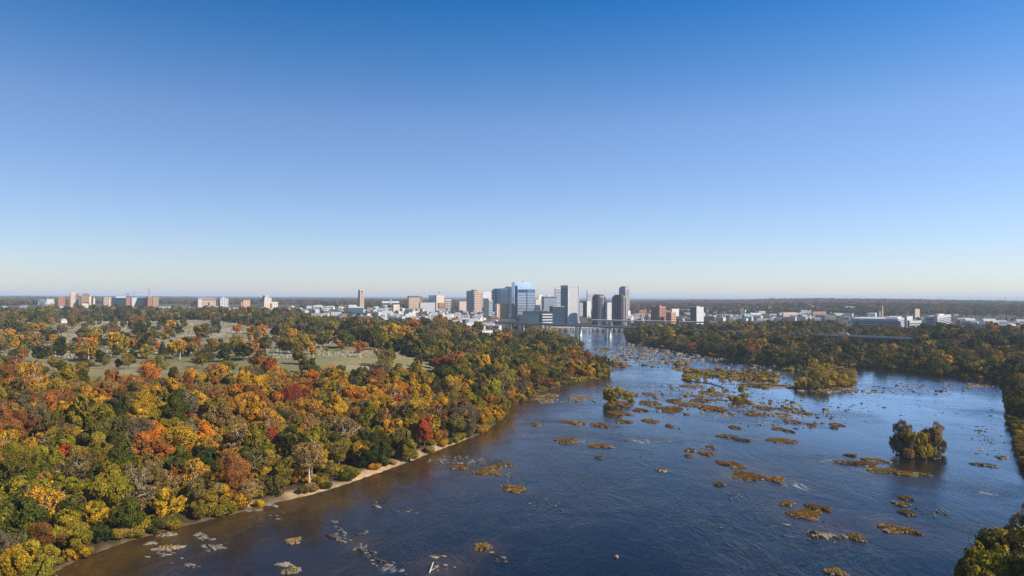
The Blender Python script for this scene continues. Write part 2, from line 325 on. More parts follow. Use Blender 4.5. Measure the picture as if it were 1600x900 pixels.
# ---------------------------------------------------------------- haze: the air between here and the horizon
mh = bpy.data.materials.new('haze'); mh.use_nodes = True; t = mh.node_tree; t.nodes.clear()
pv = t.nodes.new('ShaderNodeVolumePrincipled'); pv.inputs['Color'].default_value = (0.74, 0.85, 1.0, 1); pv.inputs['Density'].default_value = HAZE; pv.inputs['Anisotropy'].default_value = 0.0
ou = t.nodes.new('ShaderNodeOutputMaterial'); t.links.new(pv.outputs[0], ou.inputs['Volume'])
haze_o = MB().box(-95000, 95000, -1000, 95000, -40, 142).build('haze', mh); tag(haze_o, kind='stuff')
# ---------------------------------------------------------------- trees
def foliage_material():
    m = bpy.data.materials.new('foliage'); m.use_nodes = True; t = m.node_tree; t.nodes.clear()
    def A(nm, ty): n = t.nodes.new('ShaderNodeAttribute'); n.attribute_name = nm; n.attribute_type = ty; return n
    t1 = A('tint', 'INSTANCER'); t2 = A('tint_two', 'INSTANCER'); lm = A('leaf_mix', 'GEOMETRY'); lv = A('leaf_value', 'GEOMETRY')
    x = t.nodes.new('ShaderNodeMix'); x.data_type = 'RGBA'
    t.links.new(lm.outputs['Fac'], x.inputs[0]); t.links.new(t1.outputs['Color'], x.inputs[6]); t.links.new(t2.outputs['Color'], x.inputs[7])
    y = t.nodes.new('ShaderNodeMix'); y.data_type = 'RGBA'; y.blend_type = 'MULTIPLY'; y.inputs[0].default_value = 1
    t.links.new(x.outputs[2], y.inputs[6]); t.links.new(lv.outputs['Fac'], y.inputs[7])
    d = t.nodes.new('ShaderNodeBsdfDiffuse'); tr = t.nodes.new('ShaderNodeBsdfTranslucent'); mx = t.nodes.new('ShaderNodeMixShader'); mx.inputs[0].default_value = .28
    o = t.nodes.new('ShaderNodeOutputMaterial')
    t.links.new(y.outputs[2], d.inputs[0]); t.links.new(y.outputs[2], tr.inputs[0]); t.links.new(d.outputs[0], mx.inputs[1]); t.links.new(tr.outputs[0], mx.inputs[2]); t.links.new(mx.outputs[0], o.inputs[0])
    return m
M_LEAF = foliage_material()
M_BARK = mat('brown_bark', (0.10, 0.075, 0.055), .9, .3, 1.5)
M_PALE = mat('pale_bark', (0.50, 0.45, 0.38), .9, .25, 1.0)
M_TWIG = mat('grey_bark', (0.22, 0.19, 0.16), .9, .25, 1.0)

def leaf_quads(P, Nrm, size, rng, aspect=1.0):
    """one bent quad per leaf clump"""
    n = len(P); Nn = Nrm + rng.normal(0, .55, (n, 3)); Nn /= np.linalg.norm(Nn, axis=1)[:, None]
    T = np.cross(Nn, rng.normal(size=(n, 3))); T /= np.linalg.norm(T, axis=1)[:, None] + 1e-9; B = np.cross(Nn, T)
    s = (size * rng.uniform(.55, 1.35, n))[:, None]
    V = np.stack([P - T * s - B * s * .55 * aspect, P + T * s * .5 - B * s * aspect * .8 + Nn * s * .25, P + T * s + B * s * .5 * aspect, P - T * s * .4 + B * s * .85 * aspect + Nn * s * .2], 1).reshape(-1, 3)
    return V, np.arange(4 * n).reshape(n, 4)

def crown_mesh(name, seed, style, n, leaf, bark=None):
    rng = np.random.default_rng(seed)
    H, R = {'round': (16, 7.0), 'tall': (20, 5.8), 'open': (19, 8.2), 'cedar': (13, 3.4), 'bare': (17, 7.2), 'shrub': (5.2, 4.0), 'thicket': (12, 6.4)}[style]
    lobes = []                                             # centre, radii
    if style == 'cedar':
        for k in range(9):
            f = k / 8; lobes.append((np.array([rng.normal(0, .25), rng.normal(0, .25), 1.8 + f * 10]), np.array([1, 1, .75]) * (R * (1 - f) ** .8 * rng.uniform(.85, 1.1) + .55)))
    elif style == 'shrub':
        for k in range(8):
            a = rng.uniform(0, 6.28); r = rng.uniform(.2, .65) * R; q = rng.uniform(.38, .6) * R
            lobes.append((np.array([math.cos(a) * r, math.sin(a) * r, rng.uniform(.22, .5) * H]), np.array([q, q, q * .85])))
    else:
        zc = H * {'round': .54, 'tall': .53, 'open': .60, 'bare': .56, 'thicket': .44}[style]; rz = H * {'round': .43, 'tall': .45, 'open': .37, 'bare': .41, 'thicket': .50}[style]
        nl = {'round': 19, 'tall': 18, 'open': 18, 'bare': 16, 'thicket': 20}[style]
        lobes.append((np.array([0, 0, zc]), np.array([R * .62, R * .62, rz * .72])))
        for k in range(nl):
            u = rng.uniform(-.95 if style == 'thicket' else -.8, 1); a = k * 2.4 + rng.uniform(-.5, .5); q = math.sqrt(max(0, 1 - u * u))
            rr = R * rng.uniform(.27, .46); d = rng.uniform(.55, .88)
            lobes.append((np.array([math.cos(a) * q * R * d, math.sin(a) * q * R * d, zc + u * rz * d]), np.array([rr, rr, rr * rng.uniform(.7, .95)])))
    if style not in ('cedar', 'shrub'):
        sx_, sy_ = rng.uniform(.82, 1.15), rng.uniform(.82, 1.15); lean = rng.uniform(-.14, .14, 2)
        lobes = [(np.array([c[0] * sx_ + lean[0] * (c[2] - H * .4), c[1] * sy_ + lean[1] * (c[2] - H * .4), c[2]]), q * rng.uniform(.8, 1.12)) for c, q in lobes]
    wts = np.array([l[1][0] ** 2 for l in lobes]); wts /= wts.sum()
    m = int(n * 1.7); pick = rng.choice(len(lobes), m, p=wts)
    D = rng.normal(size=(m, 3)); D /= np.linalg.norm(D, axis=1)[:, None]; D[:, 2] = np.where(rng.random(m) < .35, np.abs(D[:, 2]), D[:, 2])
    Cn = np.array([l[0] for l in lobes])[pick]; Rd = np.array([l[1] for l in lobes])[pick]
    rad = rng.uniform(.62, 1.08, m) ** .6
    P = Cn + D * Rd * rad[:, None]
    keep = np.ones(m, bool)
    for c, q in lobes:                                      # nothing deep inside
        keep &= (((P - c) / q) ** 2).sum(1) > .30
    hole = vnoise(P[:, 0] + P[:, 2] * .7, P[:, 1] - P[:, 2] * .6, 1.7, seed) ; keep &= hole > {'open': .46, 'bare': .42, 'round': .34, 'tall': .34, 'cedar': .15, 'shrub': .22, 'thicket': .46}[style]
    keep &= P[:, 2] > .4
    P, D, pick = P[keep][:n], D[keep][:n], pick[keep][:n]
    V, F = leaf_quads(P, D, leaf, rng, .28 if style == 'bare' else 1.0)
    lob_m = rng.random(len(lobes)); lob_v = rng.uniform(.8, 1.2, len(lobes))
    mix = np.clip(lob_m[pick] * .7 + (vnoise(P[:, 0], P[:, 1] + P[:, 2], 1.6, seed + 3) - .5) * .9 + rng.normal(0, .16, len(P)) + .12, 0, 1)
    val = np.clip(lob_v[pick] * rng.uniform(.5, 1.5, len(P)), .3, 1.9)
    return np_mesh(name, V, F, M_LEAF, False, {'leaf_mix': ('FLOAT', 'FACE', mix), 'leaf_value': ('FLOAT', 'FACE', val)}), lobes, H

def trunk_mesh(name, seed, style, lobes, H, lod=False):
    rng = random.Random(seed); mb = MB()
    if style == 'shrub':
        for k in range(4 if not lod else 2):
            c = lobes[k][0]; mb.tube([(c[0] * .15, c[1] * .15, -.5), (c[0] * .5, c[1] * .5, c[2] * .5), tuple(c)], [.14, .1, .04], 4)
        return mb.mesh(name, M_BARK)
    r0 = {'round': .42, 'tall': .42, 'open': .5, 'cedar': .25, 'bare': .36, 'thicket': .26}[style]
    bend = [(rng.uniform(-.5, .5), rng.uniform(-.5, .5)) for _ in range(4)]
    top = H * (.9 if style == 'cedar' else .62)
    tp = [Vector((0, 0, -1.5)), Vector((bend[0][0] * .3, bend[0][1] * .3, top * .3)), Vector((bend[1][0], bend[1][1], top * .65)), Vector((bend[2][0] * 1.5, bend[2][1] * 1.5, top))]
    mb.tube(tp, [r0 * 1.25, r0 * .9, r0 * .7, r0 * .35], 6 if not lod else 4)
    if style != 'cedar' and not lod:
        order = lobes[1:] if style in ('open', 'bare') else lobes[1:8]
        for k, (c, q) in enumerate(order):
            f = rng.uniform(.4, .85); base = tp[1].lerp(tp[3], f); c = Vector(c); mid = base.lerp(c, .5) + Vector((rng.uniform(-.6, .6), rng.uniform(-.6, .6), rng.uniform(-.2, .9)))
            rr = r0 * (.32 if style == 'open' else .28)
            tip = c + (c - base).normalized() * q[0] * .75
            mb.tube([base, mid, c, tip], [rr, rr * .75, rr * .5, rr * .15], 5)
            if style in ('open', 'bare'):
                for j in range(4 if style == 'open' else 5):
                    s0 = mid.lerp(c, rng.uniform(.1, 1)); dr = Vector((rng.uniform(-1, 1), rng.uniform(-1, 1), rng.uniform(-.2, 1))).normalized()
                    mb.tube([s0, s0 + dr * q[0] * .6, s0 + dr * q[0] * 1.1 + Vector((0, 0, .3))], [rr * .4, rr * .28, rr * .1], 4)
    return mb.mesh(name, {'open': M_PALE, 'bare': M_TWIG}.get(style, M_BARK))

# species: several crowns each, full detail for the near wood, coarse for the far wood
STY = {'round': 6, 'tall': 3, 'open': 3, 'cedar': 2, 'bare': 3, 'shrub': 3, 'thicket': 4}
NLEAF = {'round': (15000, .29), 'tall': (13000, .28), 'open': (5200, .29), 'cedar': (3500, .30), 'bare': (8000, .40), 'shrub': (3200, .24), 'thicket': (9500, .27)}
VAR = {}; LOD = []                                         # VAR[style] -> [(crown, trunk)]; LOD list of (style, mesh)
def join_lod(name, cm, tm):
    o1 = cm.copy(); n = len(o1.vertices)
    bm_v = np.empty(n * 3, np.float32); cm.vertices.foreach_get('co', bm_v)
    return o1
for st, k in STY.items():
    VAR[st] = []
    for j in range(k):
        sd = 100 + 37 * j + 1000 * list(STY).index(st)
        cm, lob, H = crown_mesh('crown_' + st, sd, st, *NLEAF[st]); tm = trunk_mesh('trunk_' + st, sd, st, lob, H)
        VAR[st].append((cm, tm))
    for j in range(min(k, 3)):
        sd = 9000 + 37 * j + 1000 * list(STY).index(st)
        cm, lob, H = crown_mesh('far_crown_' + st, sd, st, int(NLEAF[st][0] * .14), NLEAF[st][1] * 2.6)
        LOD.append((st, cm, trunk_mesh('far_trunk_' + st, sd, st, lob, H, True)))
LODI = {}
for i, (st, c_, t_) in enumerate(LOD): LODI.setdefault(st, []).append(i)

# palette: name -> (main tint, second tint)
PAL = {
    'flame orange': ((.47, .155, .014), (.42, .18, .02)), 'golden orange': ((.45, .22, .018), (.33, .19, .022)), 'bright yellow': ((.50, .29, .018), (.30, .19, .018)),
    'yellow green': ((.24, .19, .016), (.14, .12, .014)), 'mid green': ((.100, .098, .014), (.060, .066, .012)), 'dark green': ((.036, .046, .012), (.055, .062, .014)),
    'rust brown': ((.30, .105, .022), (.20, .10, .03)), 'rust red': ((.36, .06, .018), (.22, .06, .02)), 'olive brown': ((.175, .125, .034), (.115, .09, .024)),
    'olive gold': ((.28, .19, .022), (.16, .13, .018)), 'olive green': ((.11, .098, .020), (.07, .07, .016)), 'grey brown': ((.19, .14, .07), (.12, .095, .045)),
    'tawny': ((.30, .175, .055), (.20, .125, .035)),
}
# trees that stand out in the photograph: pixel of the crown's middle, crown width in pixels, colour, kind
MARK = [
 (49, 632, 52, 'grey brown', 'bare'), (132, 645, 52, 'dark green', 'round'), (10, 640, 45, 'rust brown', 'round'), (25, 732, 66, 'flame orange', 'round'), (98, 715, 50, 'rust red', 'round'),
 (166, 694, 48, 'rust brown', 'round'), (225, 704, 72, 'rust brown', 'round'), (287, 690, 52, 'golden orange', 'open'), (328, 702, 42, 'golden orange', 'tall'), (370, 714, 52, 'golden orange', 'open'),
 (368, 615, 34, 'flame orange', 'round'), (245, 600, 36, 'rust brown', 'round'), (222, 608, 36, 'dark green', 'round'), (250, 640, 34, 'olive gold', 'round'), (265, 668, 46, 'yellow green', 'round'),
 (210, 672, 60, 'grey brown', 'bare'), (22, 768, 74, 'yellow green', 'round'), (28, 815, 95, 'mid green', 'round'), (60, 755, 50, 'golden orange', 'round'), (147, 803, 54, 'bright yellow', 'round'),
 (106, 828, 74, 'yellow green', 'round'), (18, 874, 76, 'bright yellow', 'thicket'), (62, 892, 56, 'yellow green', 'thicket'), (118, 852, 44, 'bright yellow', 'thicket'), (45, 838, 44, 'bright yellow', 'round'), (55, 868, 60, 'olive gold', 'round'), (222, 780, 56, 'tawny', 'open'), (262, 752, 56, 'tawny', 'open'),
 (285, 788, 70, 'olive gold', 'open'), (150, 748, 52, 'olive green', 'round'), (322, 778, 42, 'olive gold', 'round'), (357, 742, 50, 'golden orange', 'open'), (388, 766, 44, 'tawny', 'open'),
 (160, 632, 36, 'bright yellow', 'round'), (310, 632, 56, 'bright yellow', 'round'), (98, 775, 44, 'rust brown', 'open'), (185, 828, 40, 'olive gold', 'round'),
 (498, 643, 56, 'golden orange', 'open'), (538, 672, 64, 'tawny', 'open'), (602, 640, 50, 'golden orange', 'round'), (630, 674, 58, 'golden orange', 'tall'), (676, 660, 28, 'bright yellow', 'tall'),
 (636, 630, 30, 'yellow green', 'round'), (592, 594, 42, 'rust brown', 'round'), (694, 564, 34, 'rust red', 'round'), (714, 560, 44, 'rust brown', 'round'), (434, 658, 46, 'dark green', 'round'),
 (420, 682, 52, 'golden orange', 'open'), (466, 675, 48, 'olive brown', 'round'), (530, 706, 36, 'rust brown', 'round'), (596, 706, 40, 'dark green', 'round'), (412, 708, 42, 'yellow green', 'tall'),
 (480, 718, 38, 'golden orange', 'round'), (572, 636, 44, 'grey brown', 'bare'), (486, 588, 28, 'flame orange', 'round'), (408, 566, 26, 'flame orange', 'round'), (732, 634, 40, 'yellow green', 'round'),
 (752, 648, 30, 'golden orange', 'round'), (712, 662, 36, 'olive brown', 'round'), (772, 642, 32, 'golden orange', 'round'), (440, 735, 40, 'olive gold', 'tall'), (560, 702, 36, 'olive gold', 'round'),
 (640, 700, 34, 'olive gold', 'round'), (555, 735, 26, 'olive gold', 'shrub'), (350, 588, 30, 'olive gold', 'round'), (395, 600, 34, 'bright yellow', 'round'), (300, 590, 36, 'golden orange', 'round'),
 (120, 590, 40, 'mid green', 'round'), (180, 600, 30, 'golden orange', 'round'), (60, 585, 40, 'olive green', 'round'), (20, 590, 40, 'dark green', 'round'), (920, 578, 24, 'golden orange', 'round'), (895, 574, 26, 'golden orange', 'round'),
 (938, 574, 24, 'olive gold', 'round'), (895, 552, 18, 'flame orange', 'round'), (840, 570, 28, 'olive gold', 'round'), (870, 580, 28, 'olive gold', 'round'),
 # cemetery lawn
 (80, 523, 22, 'dark green', 'round'), (91, 537, 14, 'dark green', 'round'), (114, 542, 14, 'dark green', 'round'), (124, 532, 13, 'rust red', 'round'), (154, 551, 16, 'dark green', 'round'), (176, 523, 15, 'dark green', 'round'),
 (194, 524, 18, 'dark green', 'round'), (200, 537, 17, 'dark green', 'round'), (254, 541, 14, 'dark green', 'cedar'), (267, 536, 13, 'dark green', 'cedar'), (286, 536, 18, 'rust brown', 'round'), (271, 509, 10, 'dark green', 'round'),
 (260, 513, 9, 'rust brown', 'round'), (247, 511, 11, 'grey brown', 'round'), (228, 546, 24, 'olive gold', 'round'), (126, 551, 20, 'golden orange', 'round'), (228, 529, 30, 'grey brown', 'bare'), (133, 517, 26, 'olive brown', 'round'),
 (44, 523, 28, 'olive brown', 'round'), (15, 522, 24, 'golden orange', 'round'), (309, 511, 16, 'golden orange', 'round'), (172, 513, 32, 'olive brown', 'bare'), (18, 506, 28, 'mid green', 'round'), (52, 542, 14, 'olive brown', 'round'),
 (440, 534, 24, 'tawny', 'bare'), (466, 542, 15, 'rust brown', 'round'), (534, 541, 11, 'rust brown', 'round'), (566, 541, 18, 'rust brown', 'round'), (551, 527, 14, 'mid green', 'cedar'), (562, 522, 26, 'dark green', 'round'),
 (536, 513, 12, 'flame orange', 'round'), (597, 529, 22, 'golden orange', 'round'), (466, 510, 18, 'flame orange', 'round'), (445, 511, 14, 'flame orange', 'round'), (412, 536, 18, 'rust brown', 'round'), (370, 512, 16, 'flame orange', 'round'),
 (392, 513, 14, 'flame orange', 'round'), (330, 512, 24, 'grey brown', 'bare'), (610, 544, 18, 'olive green', 'cedar'), (640, 540, 20, 'olive green', 'round'), (101, 545, 12, 'tawny', 'round'), (160, 516, 14, 'rust brown', 'round'),
 (510, 545, 8, 'yellow green', 'round'), (300, 530, 14, 'olive brown', 'round'), (370, 530, 22, 'olive gold', 'bare'), (350, 540, 20, 'olive brown', 'bare'), (208, 551, 14, 'olive green', 'round'), (184, 549, 16, 'olive green', 'round'), (30, 549, 14, 'olive brown', 'round'),
]
DIM = {'round': (16, 7.0), 'tall': (20, 5.8), 'open': (19, 8.2), 'cedar': (13, 3.4), 'bare': (17, 7.2), 'shrub': (5.2, 4.0), 'thicket': (12, 6.4)}
TREES = []                                                 # x, y, z, scale, zscale, rot, style, colour
def put(x, y, sc, st, colr, zs=1.0, z=None, note=None):
    TREES.append(dict(x=x, y=y, z=z, sc=sc, zs=zs, rot=random.uniform(0, 6.28), st=st, col=colr, note=note))
taken = []
for px, py, wd, colr, st in MARK:
    sc = 1.0
    for it in range(3):
        p = on_ground(px, py, DIM[st][0] * .62 * sc); D = p.y; sc = min(1.75, wd * D / FPX / (2.35 * DIM[st][1]))
    if py > 545 and py < 600 and px > 800 and float(sdf(np.array([p.x]), np.array([p.y]))[0]) < 2: continue
    if float(sdf(np.array([p.x]), np.array([p.y]))[0]) < (-6 if px < 120 else 1): continue
    put(p.x, p.y, sc, st, colr, 1.0 if sc < 1.25 else .88); taken.append((p.x, p.y, DIM[st][1] * sc))
N_MARK = len(TREES)
# lone trees on the islets: foot pixel, height in pixels, width in pixels
ISLET_TREES = [
 (958, 630, 33, 34, 'olive gold', 'thicket'), (952, 628, 24, 22, 'olive brown', 'thicket'), (977, 626, 20, 22, 'olive gold', 'thicket'), (985, 622, 12, 16, 'olive gold', 'shrub'),
 (1408, 711, 44, 34, 'grey brown', 'thicket'), (1412, 708, 58, 34, 'olive brown', 'bare'), (1432, 714, 56, 38, 'olive gold', 'thicket'), (1452, 712, 66, 40, 'olive brown', 'thicket'), (1462, 707, 72, 30, 'tawny', 'bare'), (1468, 708, 44, 24, 'olive brown', 'thicket'), (1400, 708, 34, 24, 'grey brown', 'bare'), (1440, 715, 30, 36, 'olive gold', 'shrub'), (1420, 715, 22, 28, 'tawny', 'shrub'), (1458, 715, 20, 26, 'olive brown', 'shrub'),
 (897, 541, 16, 24, 'olive green', 'shrub'), (888, 541, 12, 14, 'olive brown', 'shrub'), (908, 541, 11, 14, 'olive green', 'shrub'),
 (960, 570, 12, 16, 'tawny', 'shrub'), (972, 572, 9, 12, 'tawny', 'shrub'),
 (1059, 571, 10, 14, 'olive brown', 'shrub'), (1073, 572, 8, 10, 'tawny', 'shrub'),
]
for k in range(44):                                        # the wooded islet on the right of the rock shelf
    f = random.random(); px = 1243 + 88 * f; py = random.uniform(588, 610) - 3 * f
    ISLET_TREES.append((px, py, random.uniform(13, 27) * (1 - .6 * abs(f - .35)), random.uniform(18, 30), random.choice(['olive gold', 'olive gold', 'olive brown', 'olive brown', 'olive gold', 'tawny']), random.choice(['thicket', 'thicket', 'bare', 'shrub'])))
for k in range(46):                                        # low bushes on the rock shelf
    px = random.choice([random.uniform(1070, 1100), random.uniform(1130, 1240), random.uniform(1095, 1200)]); py = random.uniform(577, 596)
    ISLET_TREES.append((px, py, random.uniform(3, 8), random.uniform(7, 18), random.choice(['olive gold', 'tawny', 'tawny', 'olive gold', 'olive brown']), 'shrub'))
for px, py, hh, ww in ((1160, 614, 17, 16), (1148, 628, 13, 20), (1210, 560, 8, 34), (1226, 560, 8, 20), (1112, 612, 8, 14), (1230, 640, 6, 8), (1370, 570, 6, 10), (1166, 622, 10, 14), (404, 792, 16, 22)):
    ISLET_TREES.append((px, py, hh, ww, 'olive gold' if px > 500 else 'bright yellow', 'shrub'))
for px, py, hh, ww, colr, st in ISLET_TREES:
    p = at_z(px, py, .3); sc = ww * p.y / FPX / (2.45 * DIM[st][1]); zs = (hh * p.y / FPX / DIM[st][0] * .97) / sc
    put(p.x, p.y, sc, st, colr, min(max(zs, .55), 1.7), .2, 'islet')
# right margin and the near clump in the lower right corner: foot pixel, height px, width px
for px, py, hh, ww, colr, st in [(1545, 915, 118, 90, 'olive green', 'thicket'), (1515, 925, 90, 70, 'olive gold', 'thicket'), (1590, 930, 130, 110, 'olive gold', 'thicket'), (1562, 960, 120, 100, 'yellow green', 'thicket'),
        (1600, 900, 120, 90, 'grey brown', 'bare'), (1505, 905, 50, 50, 'olive brown', 'shrub'), (1530, 900, 60, 60, 'olive gold', 'shrub'), (1625, 990, 150, 130, 'olive green', 'thicket'), (1540, 985, 110, 90, 'olive gold', 'thicket'), (1645, 920, 150, 110, 'olive brown', 'bare')]:
    hh *= .95; ww *= .85; px += 4
    p = at_z(px, py, .8); sc = ww * p.y / FPX / (2.3 * DIM[st][1]); zs = (hh * p.y / FPX / DIM[st][0]) / sc
    put(p.x, p.y, sc, st, colr, min(max(zs, .6), 1.6), None, 'corner'); taken.append((p.x, p.y, 5))

NEAR_L = [('golden orange', 16), ('flame orange', 5), ('bright yellow', 9), ('yellow green', 12), ('mid green', 9), ('dark green', 6), ('rust brown', 11), ('olive brown', 10), ('olive gold', 18), ('olive green', 6), ('grey brown', 7), ('tawny', 8), ('rust red', 1)]
WARM = {'golden orange', 'flame orange', 'rust brown', 'tawny', 'rust red', 'grey brown'}; COOL = {'mid green', 'dark green', 'yellow green', 'olive green', 'olive brown'}
MID_L = [('golden orange', 6), ('flame orange', 2), ('bright yellow', 2), ('yellow green', 7), ('mid green', 13), ('dark green', 11), ('rust brown', 6), ('olive brown', 16), ('olive gold', 15), ('olive green', 18), ('grey brown', 8), ('tawny', 5)]
FAR_L = [('golden orange', 2), ('flame orange', 1), ('dark green', 20), ('rust brown', 3), ('olive brown', 20), ('olive gold', 7), ('olive green', 27), ('grey brown', 14), ('mid green', 8), ('tawny', 4)]
RIGHT = [('golden orange', 1.5), ('dark green', 26), ('rust brown', 2), ('olive brown', 18), ('olive gold', 9), ('olive green', 28), ('grey brown', 6), ('mid green', 8), ('tawny', 3)]
def patch(L, u):
    """stands of like species: the palette leans warm or green with the patch value u"""
    return [(n, w_ * (2.4 if (u > .58 and n in WARM) or (u < .42 and n in COOL) else .45 if (u > .58 and n in COOL) or (u < .42 and n in WARM) else 1)) for n, w_ in L]
def pickw(L): return random.choices([a for a, b in L], [b for a, b in L])[0]
CITY = [p for p in ()]
def scatter(y0, y1, cell):
    out = []
    for yy in np.arange(y0, y1, cell):
        xs = np.arange(-1.2 * yy - 40, 1.15 * yy + 40, cell)
        X = xs + RNG.uniform(-.42, .42, len(xs)) * cell; Y = yy + RNG.uniform(-.42, .42, len(xs)) * cell
        out.append(np.stack([X, Y], 1))
    return np.concatenate(out)
TK = np.array([(a, b, c) for a, b, c in taken])
for y0, y1, cell in ((105, 420, 7.9), (420, 900, 9.0), (900, 1500, 12.5), (1500, 2700, 16)):
    Q = scatter(y0, y1, cell); S = sdf(Q[:, 0], Q[:, 1]); cem = in_poly(Q[:, 0], Q[:, 1], CEM); bea = in_poly(Q[:, 0], Q[:, 1], BEACH)
    HG = height(Q[:, 0], Q[:, 1], S)
    PX, PY, _ = proj(Q[:, 0], Q[:, 1], HG + 8)
    cl = vnoise(Q[:, 0], Q[:, 1], 130, 41)
    for i, (x, y) in enumerate(Q):
        s = S[i]
        if s < (1.2 if not bea[i] else 5.5) or PX[i] < -480 or PX[i] > 2000: continue
        if PY[i] > 1150 or (x > 0 and y < 440 and 1400 < PX[i] < 1725): continue
        left = x < .12 * y if y < 1000 else x < .02 * y
        if cem[i] and (random.random() > .03 + .09 * (cl[i] > .55)): continue
        if y > 1250 and PX[i] > 720 and PX[i] < 1000 and s > 200 and y > 1750 and random.random() < .8: continue
        if y > 1800 and random.random() < .45: continue
        if ((TK[:, 0] - x) ** 2 + (TK[:, 1] - y) ** 2 < (TK[:, 2] * .85) ** 2).any(): continue
        if left: pal = NEAR_L if y < 520 else MID_L if y < 950 else FAR_L
        else: pal = RIGHT
        colr = pickw(pal if not left or y > 900 else patch(pal, cl[i] * .6 + vnoise(np.array([x]), np.array([y]), 48, 43)[0] * .4)); st = random.choices(['round', 'tall', 'open', 'bare', 'shrub'], [54, 14, 17, 12, 3])[0]
        if colr == 'grey brown' and st in ('round', 'tall'): st = 'bare'
        if st == 'open' and colr in ('dark green', 'mid green', 'olive green'): st = 'round'
        k = cell / 10.4
        sc = random.choice([random.uniform(.55, .8), random.uniform(.7, 1.05), random.uniform(.8, 1.3)]) * (k ** .8)
        if s < 14 and st in ('round', 'tall') and random.random() < .65: st = 'thicket'; k *= 1.15
        if s < 7: sc *= .85
        if PX[i] > 800 and left and y > 640: sc *= .72
        if left and PX[i] < 620 and 400 < y < 620 and s > 120: sc *= .8
        if not left: sc *= .60 if y > 1330 else (.66 if 1255 < PX[i] < 1425 and y > 820 else .95)
        elif y > 1000 and PX[i] > 760: sc *= .55
        elif y > 1150: sc *= .8
        put(x, y, sc, st, colr, random.uniform(.85, 1.4))
        if s < 18 and random.random() < .9:                # understorey along the bank
            put(x + random.uniform(-5, 5), y + random.uniform(-5, 5), random.uniform(.6, 1.0), 'shrub', colr if random.random() < .4 else 'olive gold')
# bushes that hang over the waterline along both banks
for bank in (lb, rb):
    for a_, c_ in zip(bank[:-1], bank[1:]):
        L_ = (c_ - a_).length; sd_ = Vector(((c_ - a_).y, -(c_ - a_).x, 0)).normalized()
        for k_ in range(int(L_ / 4.2)):
            p_ = a_.lerp(c_, (k_ + random.random()) / max(1, int(L_ / 4.2)))
            if in_poly(np.array([p_.x]), np.array([p_.y]), BEACH)[0] and random.random() < .72 or random.random() < .12: continue
            for sg in (1, -1):
                u_ = random.uniform(1.0, 4.5) * sg; x_, y_ = p_.x + sd_.x * u_, p_.y + sd_.y * u_
                if float(sdf(np.array([x_]), np.array([y_]))[0]) > .6:
                    put(x_, y_, random.uniform(.5, 1.15), 'shrub', random.choices(['olive gold', 'olive green', 'yellow green', 'tawny', 'olive brown', 'golden orange', 'mid green'], [9, 5, 4, 3, 4, 3, 3] if bank is lb else [6, 8, 1, 3, 8, 1, 3])[0], random.uniform(.8, 1.2))
X = np.array([q['x'] for q in TREES]); Y = np.array([q['y'] for q in TREES]); ZG = height(X, Y)
ok = []
for i, q in enumerate(TREES):
    if q['z'] is None: q['z'] = float(ZG[i])
    if q['note'] is None and i >= N_MARK and ZG[i] < .02: continue
    HH, RR = DIM[q['st']]
    px, py, dp = (float(v) for v in proj(q['x'], q['y'], q['z'] + HH * q['sc'] * q['zs'] * .6))
    rp = RR * q['sc'] * FPX / dp; hp = HH * q['sc'] * q['zs'] * FPX / dp
    q.update(px=px, py=py, rp=rp, hp=hp)
    vis = px + rp * .5 > 0 and px - rp * .5 < 1600 and py - hp * .4 < 895
    q['size'] = (rp * hp) if vis else 0
    if i < N_MARK: q['size'] = 1e6 if vis else 0
    elif q['note'] == 'islet' and q['st'] != 'shrub': q['size'] *= 3
    ok.append(q)
TREES = ok
# ---------------------------------------------------------------- grass islets, rocks, driftwood in the river
def rock_material(name, c1, c2):
    m = bpy.data.materials.new(name); m.use_nodes = True; t = m.node_tree; b = t.nodes['Principled BSDF']; b.inputs['Roughness'].default_value = .85; b.inputs['Specular IOR Level'].default_value = .25
    tc = t.nodes.new('ShaderNodeTexCoord'); n = t.nodes.new('ShaderNodeTexNoise'); n.inputs['Scale'].default_value = .9; n.inputs['Detail'].default_value = 6; n.inputs['Roughness'].default_value = .7
    r = t.nodes.new('ShaderNodeMapRange'); r.inputs[1].default_value = .35; r.inputs[2].default_value = .68
    x = t.nodes.new('ShaderNodeMix'); x.data_type = 'RGBA'; x.inputs[6].default_value = (*c1, 1); x.inputs[7].default_value = (*c2, 1)
    bp = t.nodes.new('ShaderNodeBump'); bp.inputs['Distance'].default_value = .3; bp.inputs['Strength'].default_value = .6
    t.links.new(tc.outputs['Object'], n.inputs['Vector']); t.links.new(n.outputs[0], r.inputs[0]); t.links.new(r.outputs[0], x.inputs[0]); t.links.new(x.outputs[2], b.inputs['Base Color'])
    t.links.new(n.outputs[0], bp.inputs['Height']); t.links.new(bp.outputs[0], b.inputs['Normal']); return m
M_ROCK = rock_material('river_rock', (.075, .062, .05), (.25, .205, .16)); M_PROCK = rock_material('pale_rock', (.12, .10, .08), (.31, .255, .20)); M_DROCK = rock_material('wet_rock', (.035, .03, .027), (.11, .095, .08))
